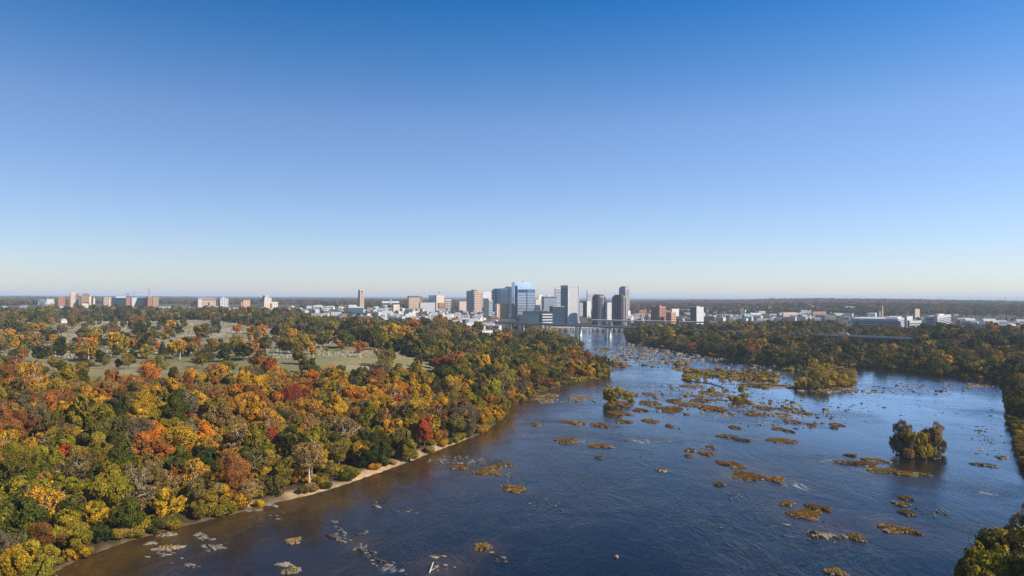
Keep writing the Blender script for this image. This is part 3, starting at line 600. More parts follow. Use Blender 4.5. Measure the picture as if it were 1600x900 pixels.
def grass_material():
    m = bpy.data.materials.new('islet_grass'); m.use_nodes = True; t = m.node_tree; t.nodes.clear()
    def A(nm, ty): n = t.nodes.new('ShaderNodeAttribute'); n.attribute_name = nm; n.attribute_type = ty; return n
    t1 = A('tint', 'INSTANCER'); t2 = A('tint_two', 'INSTANCER'); lm = A('leaf_mix', 'GEOMETRY'); lv = A('leaf_value', 'GEOMETRY'); y = t.nodes.new('ShaderNodeMix'); y.data_type = 'RGBA'; y.blend_type = 'MULTIPLY'; y.inputs[0].default_value = 1
    xx = t.nodes.new('ShaderNodeMix'); xx.data_type = 'RGBA'; t.links.new(lm.outputs['Fac'], xx.inputs[0]); t.links.new(t1.outputs['Color'], xx.inputs[6]); t.links.new(t2.outputs['Color'], xx.inputs[7]); t.links.new(xx.outputs[2], y.inputs[6]); t.links.new(lv.outputs['Fac'], y.inputs[7])
    d = t.nodes.new('ShaderNodeBsdfDiffuse'); o = t.nodes.new('ShaderNodeOutputMaterial'); t.links.new(y.outputs[2], d.inputs[0]); t.links.new(d.outputs[0], o.inputs[0]); return m
M_GRASS = grass_material()
GRASS_TINT = {'russet': (.215, .105, .018), 'golden': (.27, .145, .022), 'tawny': (.24, .155, .065), 'green gold': (.19, .145, .028), 'brown': (.13, .075, .024)}

def islet(px, py, wpx, hpx, tilt=0.0, tint='russet', grass=1.0, rocky=.4, seed=0, hgt=.55):
    """px, py the middle, wpx and hpx the size seen in the picture; an irregular low shelf with grass on it"""
    rng = np.random.default_rng(1000 + seed)
    p = at_z(px, py); D = p.y; a = wpx * D / FPX / 2; d0 = at_z(px, py - hpx / 2).y; d1 = at_z(px, py + hpx / 2).y; bb = max((d0 - d1) / 2 * 1.08, a * .22)
    n = 44; th = np.linspace(0, 2 * math.pi, n, endpoint=False)
    ph = rng.uniform(0, 6.28, 9); am = rng.uniform(.05, .2, 9) * np.array([1, 1.1, 1, .9, .7, .6, .5, .4, .4])
    rr = np.clip(1 + sum(am[k] * np.cos((k + 2) * th + ph[k]) for k in range(9)), .35, 2); rr /= rr.max() * .96
    sh = tilt * a                                           # shear: the far side shifts sideways
    rings = [(1.0, -.5), (1.0, .04), (.93, .22), (.72, .40), (.40, .5), (.12, .52)]
    V = []
    for f, z in rings:
        jz = rng.normal(0, .07, n) * (z > 0)
        y = bb * rr * f * np.sin(th); V.append(np.stack([a * rr * f * np.cos(th) + sh * np.sin(th) * f, y, z * hgt / .5 + jz * min(1, a / 3)], 1))
    V = np.concatenate(V); F = []
    for i in range(len(rings) - 1):
        for k in range(n): F.append((i * n + k, i * n + (k + 1) % n, (i + 1) * n + (k + 1) % n, (i + 1) * n + k))
    root = empty('grass_islet' if grass > .25 else 'rock_shelf', (p.x, p.y, 0))
    body = MB().add([tuple(v) for v in V], F + [tuple((len(rings) - 1) * n + k for k in range(n))]); nf = len(body.f)
    area = math.pi * a * bb
    if grass > 0:
        m = int(min(4200, max(60, area * 15 * grass)) * (1 if D < 600 else .5)); u = np.sqrt(rng.random(m)) * .98; tt = rng.uniform(0, 6.28, m)
        rc = np.interp(tt, np.append(th, 2 * math.pi), np.append(rr, rr[0]))
        gx = a * rc * u * np.cos(tt) + sh * np.sin(tt) * u; gy = bb * rc * u * np.sin(tt); gz = hgt * np.interp(u, [0, .4, .72, .93, 1], [1.04, 1, .8, .44, .08])
        hole = vnoise(gx + seed * 3, gy, max(1.2, a * .22), 61 + seed); kp = hole > (.62 - .5 * grass) if grass < 1 else hole > .12
        P = np.stack([gx, gy, gz + .1], 1)[kp]; m = len(P)
        sz = max(.23 if D < 500 else .42, .62 * math.sqrt(area / m))
        Vq, Fq = leaf_quads(P, np.tile(np.array([0, -.1, .9]), (m, 1)), sz, rng, .8)
        val = np.clip(rng.uniform(.55, 1.35, m) * (.7 + .6 * vnoise(P[:, 0], P[:, 1], 2.2, seed)), .3, 1.7)
        g = mesh_obj('grass', np_mesh('grass', Vq, Fq, M_GRASS, False, {'leaf_value': ('FLOAT', 'FACE', val), 'leaf_mix': ('FLOAT', 'FACE', ss(.35, .75, vnoise(P[:, 0], P[:, 1] * 1.6, max(1.5, a * .3), seed + 7) + rng.normal(0, .08, m)))}), root); g['tint_two'] = [(.13, .095, .022), (.25, .165, .07), (.10, .06, .022), (.17, .115, .03)][seed % 4]
        j = rng.uniform(.85, 1.15); g['kind'] = 'stuff'; g['tint'] = [v * j for v in GRASS_TINT[tint]]
    # stones along its rim are part of it
    k = int(rocky * (6 + a * 1.2))
    if k:
        mb = body
        for _ in range(min(k, 40)):
            t0 = rng.uniform(0, 6.28) if rng.random() < .45 else rng.uniform(3.3, 6.1); u0 = rng.uniform(.78, 1.03); q = np.interp(t0, np.append(th, 2 * math.pi), np.append(rr, rr[0]))
            stone(mb, a * q * u0 * math.cos(t0) + sh * math.sin(t0) * u0, bb * q * u0 * math.sin(t0), .1 + .2 * (1.05 - u0), rng.uniform(.3, .9) * min(1.3, .5 + a * .08), rng)
    me = body.mesh('rock_base', M_ROCK if rocky < .7 or grass >= .5 else M_PROCK); me.materials.append(M_PROCK)
    me.polygons.foreach_set('material_index', [0] * nf + [1] * (len(me.polygons) - nf)); me.update()
    mesh_obj('rock_base', me, root)
    return root
def stone(mb, x, y, z, r, rng):
    ax = r * rng.uniform(.8, 1.6); ay = r * rng.uniform(.6, 1.1); az = r * rng.uniform(.3, .6); c, s = math.cos(rng.uniform(-.7, .7)), math.sin(rng.uniform(-.7, .7))
    base = []
    for k in range(7):
        t = 2 * math.pi * k / 7; q = rng.uniform(.75, 1.15); base.append((ax * q * math.cos(t), ay * q * math.sin(t)))
    vs = [(x + c * u - s * v, y + s * u + c * v, z - .6) for u, v in base] + [(x + .85 * (c * u - s * v), y + .85 * (s * u + c * v), z + az * rng.uniform(.55, 1.1)) for u, v in base]
    mb.add(vs, [tuple(range(7, 14))] + [(k, (k + 1) % 7, 7 + (k + 1) % 7, 7 + k) for k in range(7)])

IS = [  # px, py, width, height, tilt, tint, grass, rockiness, label
 (852, 622, 54, 15, .2, 'tawny', .55, .9, 'rocky islet with pale stones and tawny grass below the wooded point'),
 (905, 623, 42, 8, 0, 'tawny', .35, .9, 'low stony shelf reaching out right of the rocky islet below the wooded point'),
 (966, 631, 50, 9, 0, 'russet', .8, .5, 'low grass-edged islet carrying two trees off the wooded point'),
 (968, 646, 44, 9, -.3, 'russet', 1, .4, 'brown grass islet just in front of the two-tree islet'),
 (974, 659, 31, 6, 0, 'russet', 1, .2, 'small oval russet islet second below the two-tree islet'),
 (895, 660, 42, 8, -.5, 'russet', 1, .3, 'long russet islet joined end to end with a second one left of midriver'),
 (938, 665, 32, 9, -.2, 'russet', 1, .3, 'russet islet at the right end of a joined pair left of midriver'),
 (838, 664, 20, 5, 0, 'brown', .8, .5, 'tiny brown islet nearest the dark water under the bank'),
 (886, 689, 44, 9, .2, 'russet', 1, .3, 'oblong russet islet alone below the joined pair'),
 (938, 697, 41, 9, -.4, 'russet', 1, .3, 'oblong russet islet right of its twin in open water left of midriver'),
 (936, 715, 14, 4, 0, 'brown', .9, .3, 'tiny brown islet under the oblong russet twin'),
 (1016, 658, 30, 7, 0, 'russet', 1, .2, 'small oval islet left of the big brown midriver islets'),
 (1048, 640, 54, 12, .3, 'russet', .95, .4, 'broad brown islet in the middle of the midriver cluster'),
 (1014, 630, 40, 9, -.2, 'brown', .9, .4, 'brown islet on the left side of the midriver cluster'),
 (1054, 627, 32, 6, 0, 'russet', .9, .5, 'thin russet islet at the top of the midriver cluster'),
 (1014, 616, 28, 6, 0, 'tawny', .7, .6, 'small tawny islet furthest upstream left in the midriver cluster'),
 (1046, 666, 15, 7, 0, 'russet', 1, .2, 'small round russet islet under the midriver cluster'),
 (1086, 618, 40, 6, -.4, 'tawny', .4, .8, 'stony tawny bar between cluster and bushy shelf'),
 (1114, 639, 56, 11, -.2, 'russet', .8, .6, 'wide russet islet with stones on its lower edge right of the cluster'),
 (1120, 616, 48, 14, -.3, 'tawny', .5, .9, 'pale stony shelf under the bush midriver'),
 (1162, 629, 40, 8, 0, 'russet', .7, .6, 'stony russet islet at the foot of the lone round bush'),
 (1196, 638, 40, 7, 0, 'russet', .8, .5, 'thin russet islet right of the lone round bush'),
 (1232, 640, 46, 7, -.5, 'tawny', .35, .9, 'pale rocky bar trailing right with one tiny bush'),
 (1222, 650, 40, 7, 0, 'tawny', .3, .9, 'pale bare rock bar below the one with the tiny bush'),
 (1148, 668, 22, 6, 0, 'russet', 1, .2, 'small russet oval by itself right of midriver'),
 (1136, 682, 32, 7, -.5, 'russet', 1, .3, 'russet islet with a darker tail touching it on the right'),
 (1162, 688, 26, 5, -.4, 'brown', 1, .3, 'thin dark tail islet of the russet islet right of midriver'),
 (1110, 699, 16, 5, 0, 'brown', .9, .4, 'small brown islet above the double group midriver'),
 (1078, 704, 20, 5, 0, 'brown', .8, .5, 'dark stony islet left in the small group midriver'),
 (1104, 709, 28, 8, -.1, 'russet', 1, .3, 'largest oval islet in the small group midriver'),
 (1076, 713, 20, 5, 0, 'russet', .8, .2, 'flat russet islet lower left in the small group midriver'),
 (1142, 726, 42, 13, -.6, 'russet', .9, .7, 'stony upper half of the big russet islet right of midriver'),
 (1168, 744, 56, 20, -.25, 'russet', 1, .35, 'big russet grass islet right of midriver with a few pale stones'),
 (1210, 749, 40, 13, -.1, 'golden', 1, .2, 'golden right lobe of the big russet islet'),
 (1123, 757, 22, 8, 0, 'russet', 1, .2, 'small oval islet left under the big russet islet'),
 (1034, 735, 19, 6, 0, 'brown', .4, .8, 'little pale stony islet alone in mid water'),
 (803, 764, 54, 13, .1, 'golden', 1, .4, 'golden grass islet by itself out from the sandy beach'),
 (1238, 659, 44, 8, 0, 'tawny', .8, .6, 'tawny islet with a stony right half near the pale bars'),
 (1268, 665, 17, 7, .3, 'russet', .9, .4, 'small russet islet hooked up at its right end'),
 (1307, 664, 22, 6, -.2, 'russet', .9, .5, 'russet islet by itself furthest right above open water, upper lobe'),
 (1303, 669, 16, 5, 0, 'brown', .9, .4, 'russet islet lower lobe touching its larger upper lobe'),
 (1216, 670, 24, 7, -.3, 'russet', 1, .2, 'russet oval with dark right neighbour above the long flat islet'),
 (1232, 674, 18, 5, -.2, 'brown', .9, .4, 'dark right neighbour of the russet oval above the long flat islet'),
 (1222, 689, 50, 9, 0, 'russet', 1, .3, 'long flat russet islet right of midriver'),
 (1330, 712, 24, 6, -.2, 'russet', 1, .3, 'thin islet at the upper left of the long slanting islet'),
 (1366, 720, 38, 9, -.5, 'russet', 1, .3, 'short slanting islet above the long slanting islet'),
 (1338, 725, 56, 11, -.5, 'russet', 1, .4, 'left stretch of the long slanting islet in front of the wooded islet'),
 (1398, 738, 78, 14, -.7, 'golden', 1, .45, 'right stretch of the long slanting islet in front of the wooded islet'),
 (1230, 787, 28, 9, 0, 'russet', .9, .7, 'small islet with white stones above left of the broadest islet'),
 (1258, 804, 70, 19, .3, 'russet', 1, .3, 'broadest russet islet at the lower right, main body'),
 (1278, 794, 44, 12, -.4, 'russet', 1, .2, 'upper right lobe of the broadest russet islet'),
 (1282, 836, 42, 10, -.5, 'tawny', .12, 1, 'bare bar of pale stones under the broadest russet islet'),
 (1338, 840, 30, 14, .2, 'golden', 1, .5, 'golden grass islet right of the bar of pale stones'),
 (1404, 828, 64, 20, -.5, 'russet', 1, .5, 'large oval russet islet with pale stones along its right edge'),
 (1418, 802, 28, 10, 0, 'russet', 1, .3, 'round russet islet above the large oval one'),
 (1408, 788, 28, 9, -.2, 'tawny', .7, .6, 'stony islet second up from the large oval one'),
 (1415, 779, 22, 8, -.2, 'russet', 1, .3, 'small islet third up from the large oval one'),
 (1306, 895, 40, 14, 0, 'golden', 1, .3, 'golden islet cut by the lower edge of the picture'),
 (720, 730, 30, 9, .2, 'russet', 1, .3, 'russet islet nearest the right end of the sandy beach'),
 (764, 736, 56, 17, .3, 'russet', 1, .4, 'big russet islet among stones off the right end of the beach'),
 (788, 727, 34, 9, .2, 'brown', .9, .5, 'brown upper lobe beside the big russet islet off the beach'),
 (458, 846, 30, 13, 0, 'golden', 1, .3, 'round golden islet in dark water at the lower left'),
 (456, 892, 32, 11, 0, 'green gold', .5, .9, 'grey rock hump fringed with gold grass by the lower edge'),
 (754, 855, 30, 15, .2, 'golden', 1, .3, 'round orange islet with a tail of dark stones at bottom centre'),
 (442, 883, 34, 7, 0, 'brown', 0, .9, 'long bare grey rock above the grass-fringed hump'),
 (1436, 713, 74, 12, -.15, 'brown', .3, 1, 'dark rocky shelf under the trees of the lone wooded islet'),
 (897, 541, 34, 6, 0, 'brown', .8, .5, 'low islet under the round bushes before the bridge'),
 (1290, 606, 104, 13, 0, 'tawny', .5, .9, 'long stony base of the large wooded islet off the far shore'),
 (1150, 588, 170, 20, -.35, 'green gold', .75, .7, 'bushy grass-covered rock shelf between the weir and the wooded islet'),
 (1085, 579, 60, 10, -.4, 'tawny', .6, .9, 'left tip of the bushy rock shelf by the curved weir'),
 (1200, 604, 110, 10, 0, 'tawny', .55, 1, 'low rocky strip with yellow bushes below the bushy shelf'),
 (965, 571, 44, 7, -.5, 'tawny', .9, .5, 'tawny spit running out from the wooded point'),
 (940, 546, 50, 5, 0, 'tawny', .4, .9, 'flat stony bar in the rapids below the bridge'),
 (1075, 632, 46, 8, -.3, 'russet', .9, .4, 'long russet bar threading the middle of the midriver cluster'),
 (1095, 626, 34, 6, 0, 'tawny', .8, .5, 'thin tawny bar above the wide russet islet of the cluster'),
 (1180, 648, 44, 6, -.3, 'russet', .9, .4, 'low russet bar beneath the lone round bush'),
 (1255, 646, 36, 6, -.4, 'tawny', .8, .5, 'tawny bar trailing to the right of the pale rock bars'),
 (1080, 604, 44, 6, -.4, 'tawny', .8, .6, 'flat tawny bar in the lee of the curved weir'),
 (1000, 641, 26, 6, 0, 'russet', .9, .4, 'small russet bar left under the midriver cluster'),
 (985, 617, 24, 6, 0, 'tawny', .8, .4, 'bushy tip to the right of the two-tree islet'),
 (1218, 562, 52, 6, 0, 'green gold', .9, .5, 'low green-gold islet hugging the far wooded shore'),
 (1062, 571, 24, 4, 0, 'brown', .7, .5, 'tiny bushy islet left above the curved weir'),
 (1530, 603, 60, 4, 0, 'tawny', .15, 1, 'flat pale rock shelf near the far right shore'),
 (1538, 727, 34, 7, -.5, 'brown', .5, .6, 'dark slab islet near the right edge of the river'),
 (1565, 715, 22, 5, 0, 'tawny', .3, .9, 'pale stone slab just right above the dark slab'),
 (266, 857, 46, 10, .35, 'golden', .25, .8, 'pale sand bar with stones at the lower left'),
 (262, 836, 30, 7, .35, 'tawny', .2, .7, 'narrow sand bar above the stony one at the lower left'),
 (398, 797, 34, 5, .3, 'golden', .5, .3, 'sand tongue with a yellow bush before the beach'),
]
for i, (px, py, ww, hh, tl, ti, gr, ro, lab) in enumerate(IS):
    o = islet(px, py, ww, hh, tl, ti, gr, ro, i, .55 if ww < 90 else .7)
    tag(o, ' '.join(lab.split()[:16]), 'islet', 'low islets and shelves in the river')

# loose rocks: a few shapes, copied
RKM = []
for k in range(9):
    rng = np.random.default_rng(50 + k); mb = MB(); n = 9; zs = [-.5, .12, .36, .5][:4]; ax, ay = rng.uniform(.9, 1.3), rng.uniform(.5, .85)
    q = rng.uniform(.72, 1.15, n); vs = []; fs = []
    for i, z in enumerate(zs):
        f = [1.05, 1, .72, .30][i]; ox, oy = rng.uniform(-.12, .12, 2) * i
        for j in range(n):
            t = 2 * math.pi * j / n; g = q[j] * rng.uniform(.9, 1.1); vs.append((ax * f * g * math.cos(t) + ox, ay * f * g * math.sin(t) + oy, z * rng.uniform(.8, 1.2)))
    for i in range(3):
        for j in range(n): fs.append((i * n + j, i * n + (j + 1) % n, (i + 1) * n + (j + 1) % n, (i + 1) * n + j))
    fs.append(tuple(3 * n + j for j in range(n)))
    mb.add(vs, fs); RKM.append((mb.mesh('rock', M_ROCK), mb.mesh('pale_rock', M_PROCK), mb.mesh('dark_rock', M_DROCK)))
CL = [  # cluster: pixel, spread in pixels (x, y), slant, count, size m, tone mix (mid, pale, dark), where
 (316, 838, 12, 7, .6, 16, 1.1, (3, 4, 1), 'in the tight stone heap at lower left'), (330, 856, 13, 6, .4, 16, 1.2, (4, 2, 2), 'in the lower half of the stone heap at lower left'),
 (258, 866, 20, 7, -.2, 14, .8, (1, 5, 0), 'around the sand bar at lower left'), (236, 848, 10, 4, 0, 6, .9, (1, 5, 0), 'beside the bank left of the sand bar'),
 (300, 885, 40, 8, 0, 10, .6, (2, 2, 3), 'scattered in brown shallows at lower left'),
 (418, 787, 18, 5, 0, 12, 1.4, (2, 5, 0), 'at the left end of the sandy beach'), (436, 808, 20, 8, 0, 9, .6, (2, 3, 2), 'in the shallows below the left end of beach'),
 (525, 820, 14, 14, 1.0, 14, .8, (3, 3, 2), 'at the upper end of the long riffle'), (532, 838, 20, 9, .3, 20, 1.0, (4, 3, 3), 'in the middle of the long riffle'), (566, 830, 9, 6, -.3, 8, .8, (2, 1, 4), 'in the dark clump right of the long riffle'),
 (568, 862, 18, 11, .6, 22, 1.0, (4, 2, 4), 'in the lower bend of the long riffle'), (602, 883, 20, 10, .5, 16, .9, (4, 3, 3), 'at the white water by the lower edge'),
 (632, 798, 22, 7, .4, 12, .8, (3, 3, 2), 'in the slanting line right of the riffle'), (588, 790, 14, 5, -.2, 7, .6, (2, 3, 1), 'off the middle of the beach'),
 (688, 884, 30, 9, .3, 14, .8, (4, 3, 3), 'around the driftwood at bottom centre'), (682, 870, 14, 3, 0, 5, 1.2, (1, 4, 1), 'in the flat pale slab group at bottom centre'),
 (776, 868, 22, 12, .7, 14, .8, (2, 2, 5), 'trailing behind the round orange islet'), (718, 716, 30, 4, .1, 18, .9, (3, 4, 2), 'in the line off the right end of the beach'), (690, 722, 14, 6, 0, 8, .7, (2, 4, 1), 'in the shallows at the right end of beach'),
 (790, 742, 20, 8, .2, 12, .8, (3, 3, 2), 'around the big russet islet off the beach'), (806, 748, 10, 5, 0, 6, .6, (2, 3, 1), 'by the golden islet out from the beach'),
 (850, 783, 60, 14, 0, 12, .55, (2, 2, 4), 'scattered in open water left of centre'), (1150, 778, 20, 8, .1, 8, 1.0, (2, 2, 4), 'in the dark stone pair under the big russet islet'),
 (1100, 822, 50, 5, .18, 16, .6, (0, 0, 6), 'in the dark sunken line at lower centre'), (1455, 800, 40, 8, .3, 14, .6, (3, 3, 3), 'right of the stacked islets at lower right'),
 (1270, 820, 50, 20, 0, 10, .7, (2, 4, 1), 'around the broadest islet'), (1540, 670, 40, 60, 0, 26, .9, (1, 1, 7), 'dotted along the right side of the river'), (1440, 640, 90, 30, 0, 22, 1.0, (1, 1, 7), 'dotted beyond the lone wooded islet'),
 (1010, 690, 60, 30, 0, 10, .6, (1, 2, 3), 'dotted around midriver'), (1250, 655, 60, 22, 0, 22, 1.0, (2, 3, 4), 'dotted around the pale bars'), (1450, 715, 26, 5, .1, 12, .9, (2, 3, 3), 'at the foot of the lone wooded islet'),
]
ROCKS = []
for ci, (px, py, sx, sy, sl, n, sz, tone, where) in enumerate(CL):
    for k in range(n):
        u = RNG.normal(0, .5); v = RNG.normal(0, .45)
        ROCKS.append((px + u * sx, py + v * sy + u * sl * sy, .66 * sz * float(RNG.lognormal(-.15, .45)), random.choices([0, 1, 2], tone)[0], ci))
ROCKS.sort(key=lambda r: -r[2] * (r[1] - 465))
tone_n = ['grey brown', 'pale', 'dark wet']
for i, (px, py, sz, tn, ci) in enumerate(ROCKS[:300]):
    p = at_z(px, py); o = mesh_obj('river_rock', RKM[i % 9][tn]); o.location = (p.x, p.y, 0.0); e_ = random.uniform(1.0, 1.9); o.scale = (sz * e_, sz * random.uniform(.7, 1.0), sz * random.uniform(.55, 1.0)); o.rotation_euler = (0, 0, random.gauss(-.45, .3))
    o['_c'] = (ci * 3 + tn)

from collections import defaultdict
by = defaultdict(list)
for o in [o for o in COL.objects if o.name.startswith('river_rock')]: by[o['_c']].append(o)
for c, L in by.items():
    where = CL[c // 3][8]; tn = tone_n[c % 3]; L.sort(key=lambda o: -o.scale.x)
    for k, o in enumerate(L):
        if k == 0 and len(L) > 1: lab = f'largest {tn} rock {where}'
        elif len(L) == 1: lab = f'only {tn} rock {where}'
        else: lab = f'smaller {tn} rock {where}'
        g = f'{tn} rocks {where}'
        tag(o, ' '.join(lab.split()[:16]), 'rock', g); del o['_c']
# the countless stones of the rapids and the rest of the loose ones
mbs = [MB(), MB(), MB()]
rng = np.random.default_rng(77)
for px, py, sz, tn, ci in ROCKS[300:]:
    p = at_z(px, py); stone(mbs[tn], p.x, p.y, .05, sz * .8, rng)
for px, py, sx, sy, n, sz in ((1020, 548, 55, 10, 260, 1.5), (975, 560, 60, 9, 120, 1.4), (1040, 565, 70, 8, 130, 1.3), (1110, 560, 70, 5, 110, 1.5), (940, 553, 40, 6, 70, 1.3), (1180, 575, 60, 6, 60, 1.2), (1100, 615, 80, 14, 150, 1.0), (1040, 605, 60, 8, 60, .9), (1200, 635, 60, 16, 110, 1.0),
        (1420, 603, 110, 6, 50, .9), (1500, 606, 60, 5, 46, .9), (1330, 640, 60, 20, 30, .9), (1150, 640, 60, 14, 60, .8), (900, 625, 60, 6, 50, .8), (1350, 612, 60, 4, 30, .8), (1290, 612, 70, 3, 60, 1.0), (1180, 600, 90, 5, 90, 1.0), (700, 720, 40, 6, 40, .5), (1240, 650, 90, 16, 50, 1.1), (1120, 630, 70, 14, 50, 1.1), (1050, 640, 60, 16, 30, 1.0), (1440, 612, 110, 8, 60, .8), (1535, 690, 30, 40, 26, .6), (1180, 660, 120, 10, 30, .5), (860, 790, 50, 14, 18, .35), (1460, 800, 40, 8, 20, .4), (1290, 840, 60, 10, 20, .4), (1000, 545, 60, 14, 160, 2.0), (1060, 560, 60, 8, 90, 2.0)):
    for k in range(int(n * 1.7)):
        q = at_z(px + rng.normal(0, .5) * sx, py + rng.normal(0, .5) * sy); tn = int(rng.choice(3, p=[.42, .23, .35]))
        if float(sdf(np.array([q.x]), np.array([q.y]))[0]) < -1: stone(mbs[tn], q.x, q.y, .04, sz * float(np.clip(rng.lognormal(-.5, .6), .2, 2.6)), rng)
root = empty('rapids_stones', (0, 0, 0)); tag(root, kind='stuff')
for mb, m in zip(mbs, (M_ROCK, M_PROCK, M_DROCK)): mb.build('stones', m, root)

# driftwood and the curved weir
p = at_z(671, 896); q = at_z(677, 884)
o = MB().tube([(0, 0, 0), (q.x - p.x, q.y - p.y, .9)], [.22, .14], 6).tube([(.3, 1.2, .25), (1.6, 1.9, .7)], [.1, .05], 5).build('driftwood_log', M_PALE); o.location = (p.x, p.y, .15)
tag(o, 'bleached driftwood log lying among stones at the bottom centre', 'log')
wp = [at_z(x, y) for x, y in ((1066, 592.5), (1072, 594), (1078, 595), (1090, 597), (1112, 600), (1128, 605), (1138, 610))]
mb = MB()
for a, b2 in zip(wp[:-1], wp[1:]):
    d = (b2 - a); nn = Vector((-d.y, d.x, 0)).normalized() * 1.1
    mb.add([tuple(a - nn + Vector((0, 0, -.5))), tuple(b2 - nn + Vector((0, 0, -.5))), tuple(b2 + nn + Vector((0, 0, -.5))), tuple(a + nn + Vector((0, 0, -.5))),
            tuple(a - nn * .8 + Vector((0, 0, .5))), tuple(b2 - nn * .8 + Vector((0, 0, .5))), tuple(b2 + nn * .8 + Vector((0, 0, .5))), tuple(a + nn * .8 + Vector((0, 0, .5)))],
           [(4, 5, 6, 7), (0, 1, 5, 4), (1, 2, 6, 5), (2, 3, 7, 6), (3, 0, 4, 7)])
o = mb.build('weir', M_DROCK); tag(o, 'low dark curved stone weir along the front of the bushy shelf', 'weir')
o = mesh_obj('waterside_boulder', RKM[2][1]); p = at_z(963, 871); o.location = (p.x, p.y, .1); o.scale = (.7, .7, 1.3); tag(o, 'small white boulder alone in open blue water at bottom centre', 'rock')
# ---------------------------------------------------------------- buildings
FOOT = []                                                  # footprints to keep trees off
def glass(name, col, rough=.12, metal=.75): return mat(name, col, rough, .10, .05, metal, .5)
WHITE = mat('white_wall', (.50, .49, .475), .8, .06, .1); CREAM = mat('cream_wall', (.58, .50, .38), .8, .08, .1); BEIGE = mat('beige_stone', (.48, .41, .33), .85, .08, .1)
GREYC = mat('grey_concrete', (.36, .36, .36), .85, .08, .1); PALEG = mat('pale_grey_panel', (.42, .42, .435), .6, .05, .1); BRICK = mat('red_brick', (.33, .15, .10), .9, .1, .2)
BROWNB = mat('brown_brick', (.22, .13, .09), .9, .1, .2); ORANGEB = mat('orange_brick', (.50, .26, .15), .9, .08, .2); TAN = mat('tan_stone', (.40, .30, .22), .85, .08, .1); PINKC = mat('pink_concrete', (.50, .36, .29), .85, .06, .1)
DARKW = mat('dark_window', (.03, .035, .045), .2, .1, .1, 0.0, .6); NAVYW = glass('navy_glass', (.02, .04, .075), .15, .3); BLUEG = glass('blue_glass', (.06, .15, .30), .1, .6); SKYG = glass('sky_glass', (.36, .50, .72), .08, .85)
SLATEG = glass('slate_glass', (.10, .16, .24), .15, .7); TEALG = glass('teal_glass', (.03, .065, .085), .15, .25); ROOFG = mat('grey_roof', (.30, .30, .30), .9, .15, .1); ROOFW = mat('white_roof', (.42, .42, .425), .8, .06, .1); ROOFD = mat('dark_roof', (.09, .09, .095), .9, .15, .1)
ROOFR = mat('red_roof', (.30, .12, .08), .9, .12, .1); STEEL = mat('grey_steel', (.35, .36, .38), .5, .05, .3, .6); CONC = mat('bridge_concrete', (.52, .47, .39), .85, .12, .15); ASPH = mat('asphalt', (.06, .06, .062), .9, .15, .1); DARKM = mat('dark_metal', (.05, .055, .06), .6, .1, .2)
GREENR = mat('green_copper', (.22, .36, .30), .8, .1, .1); BLACKB = mat('dark_brown_panel', (.085, .065, .06), .6, .1, .1); MAUVE = mat('mauve_stone', (.085, .07, .085), .7, .08, .1)

def frame_of(pl, pc, pr, D, ang):
    """corner nearest the camera at pixel pc and depth D; widths of the left and right faces so that they end at pl and pr"""
    a = math.radians(ang); tl = (pl - 800) / FPX; tr = (pr - 800) / FPX; X = (pc - 800) / FPX * D
    w1 = (X - tl * D) / (math.cos(a) + tl * math.sin(a)) if pc > pl else 20.0
    w2 = (tr * D - X) / (math.sin(a) - tr * math.cos(a)) if pr > pc else 20.0
    return Vector((X, D, 0)), abs(w1), abs(w2), math.atan2(math.cos(a), math.sin(a))
def ztop(px, py, D): return float(at_d(px, py, D).z)

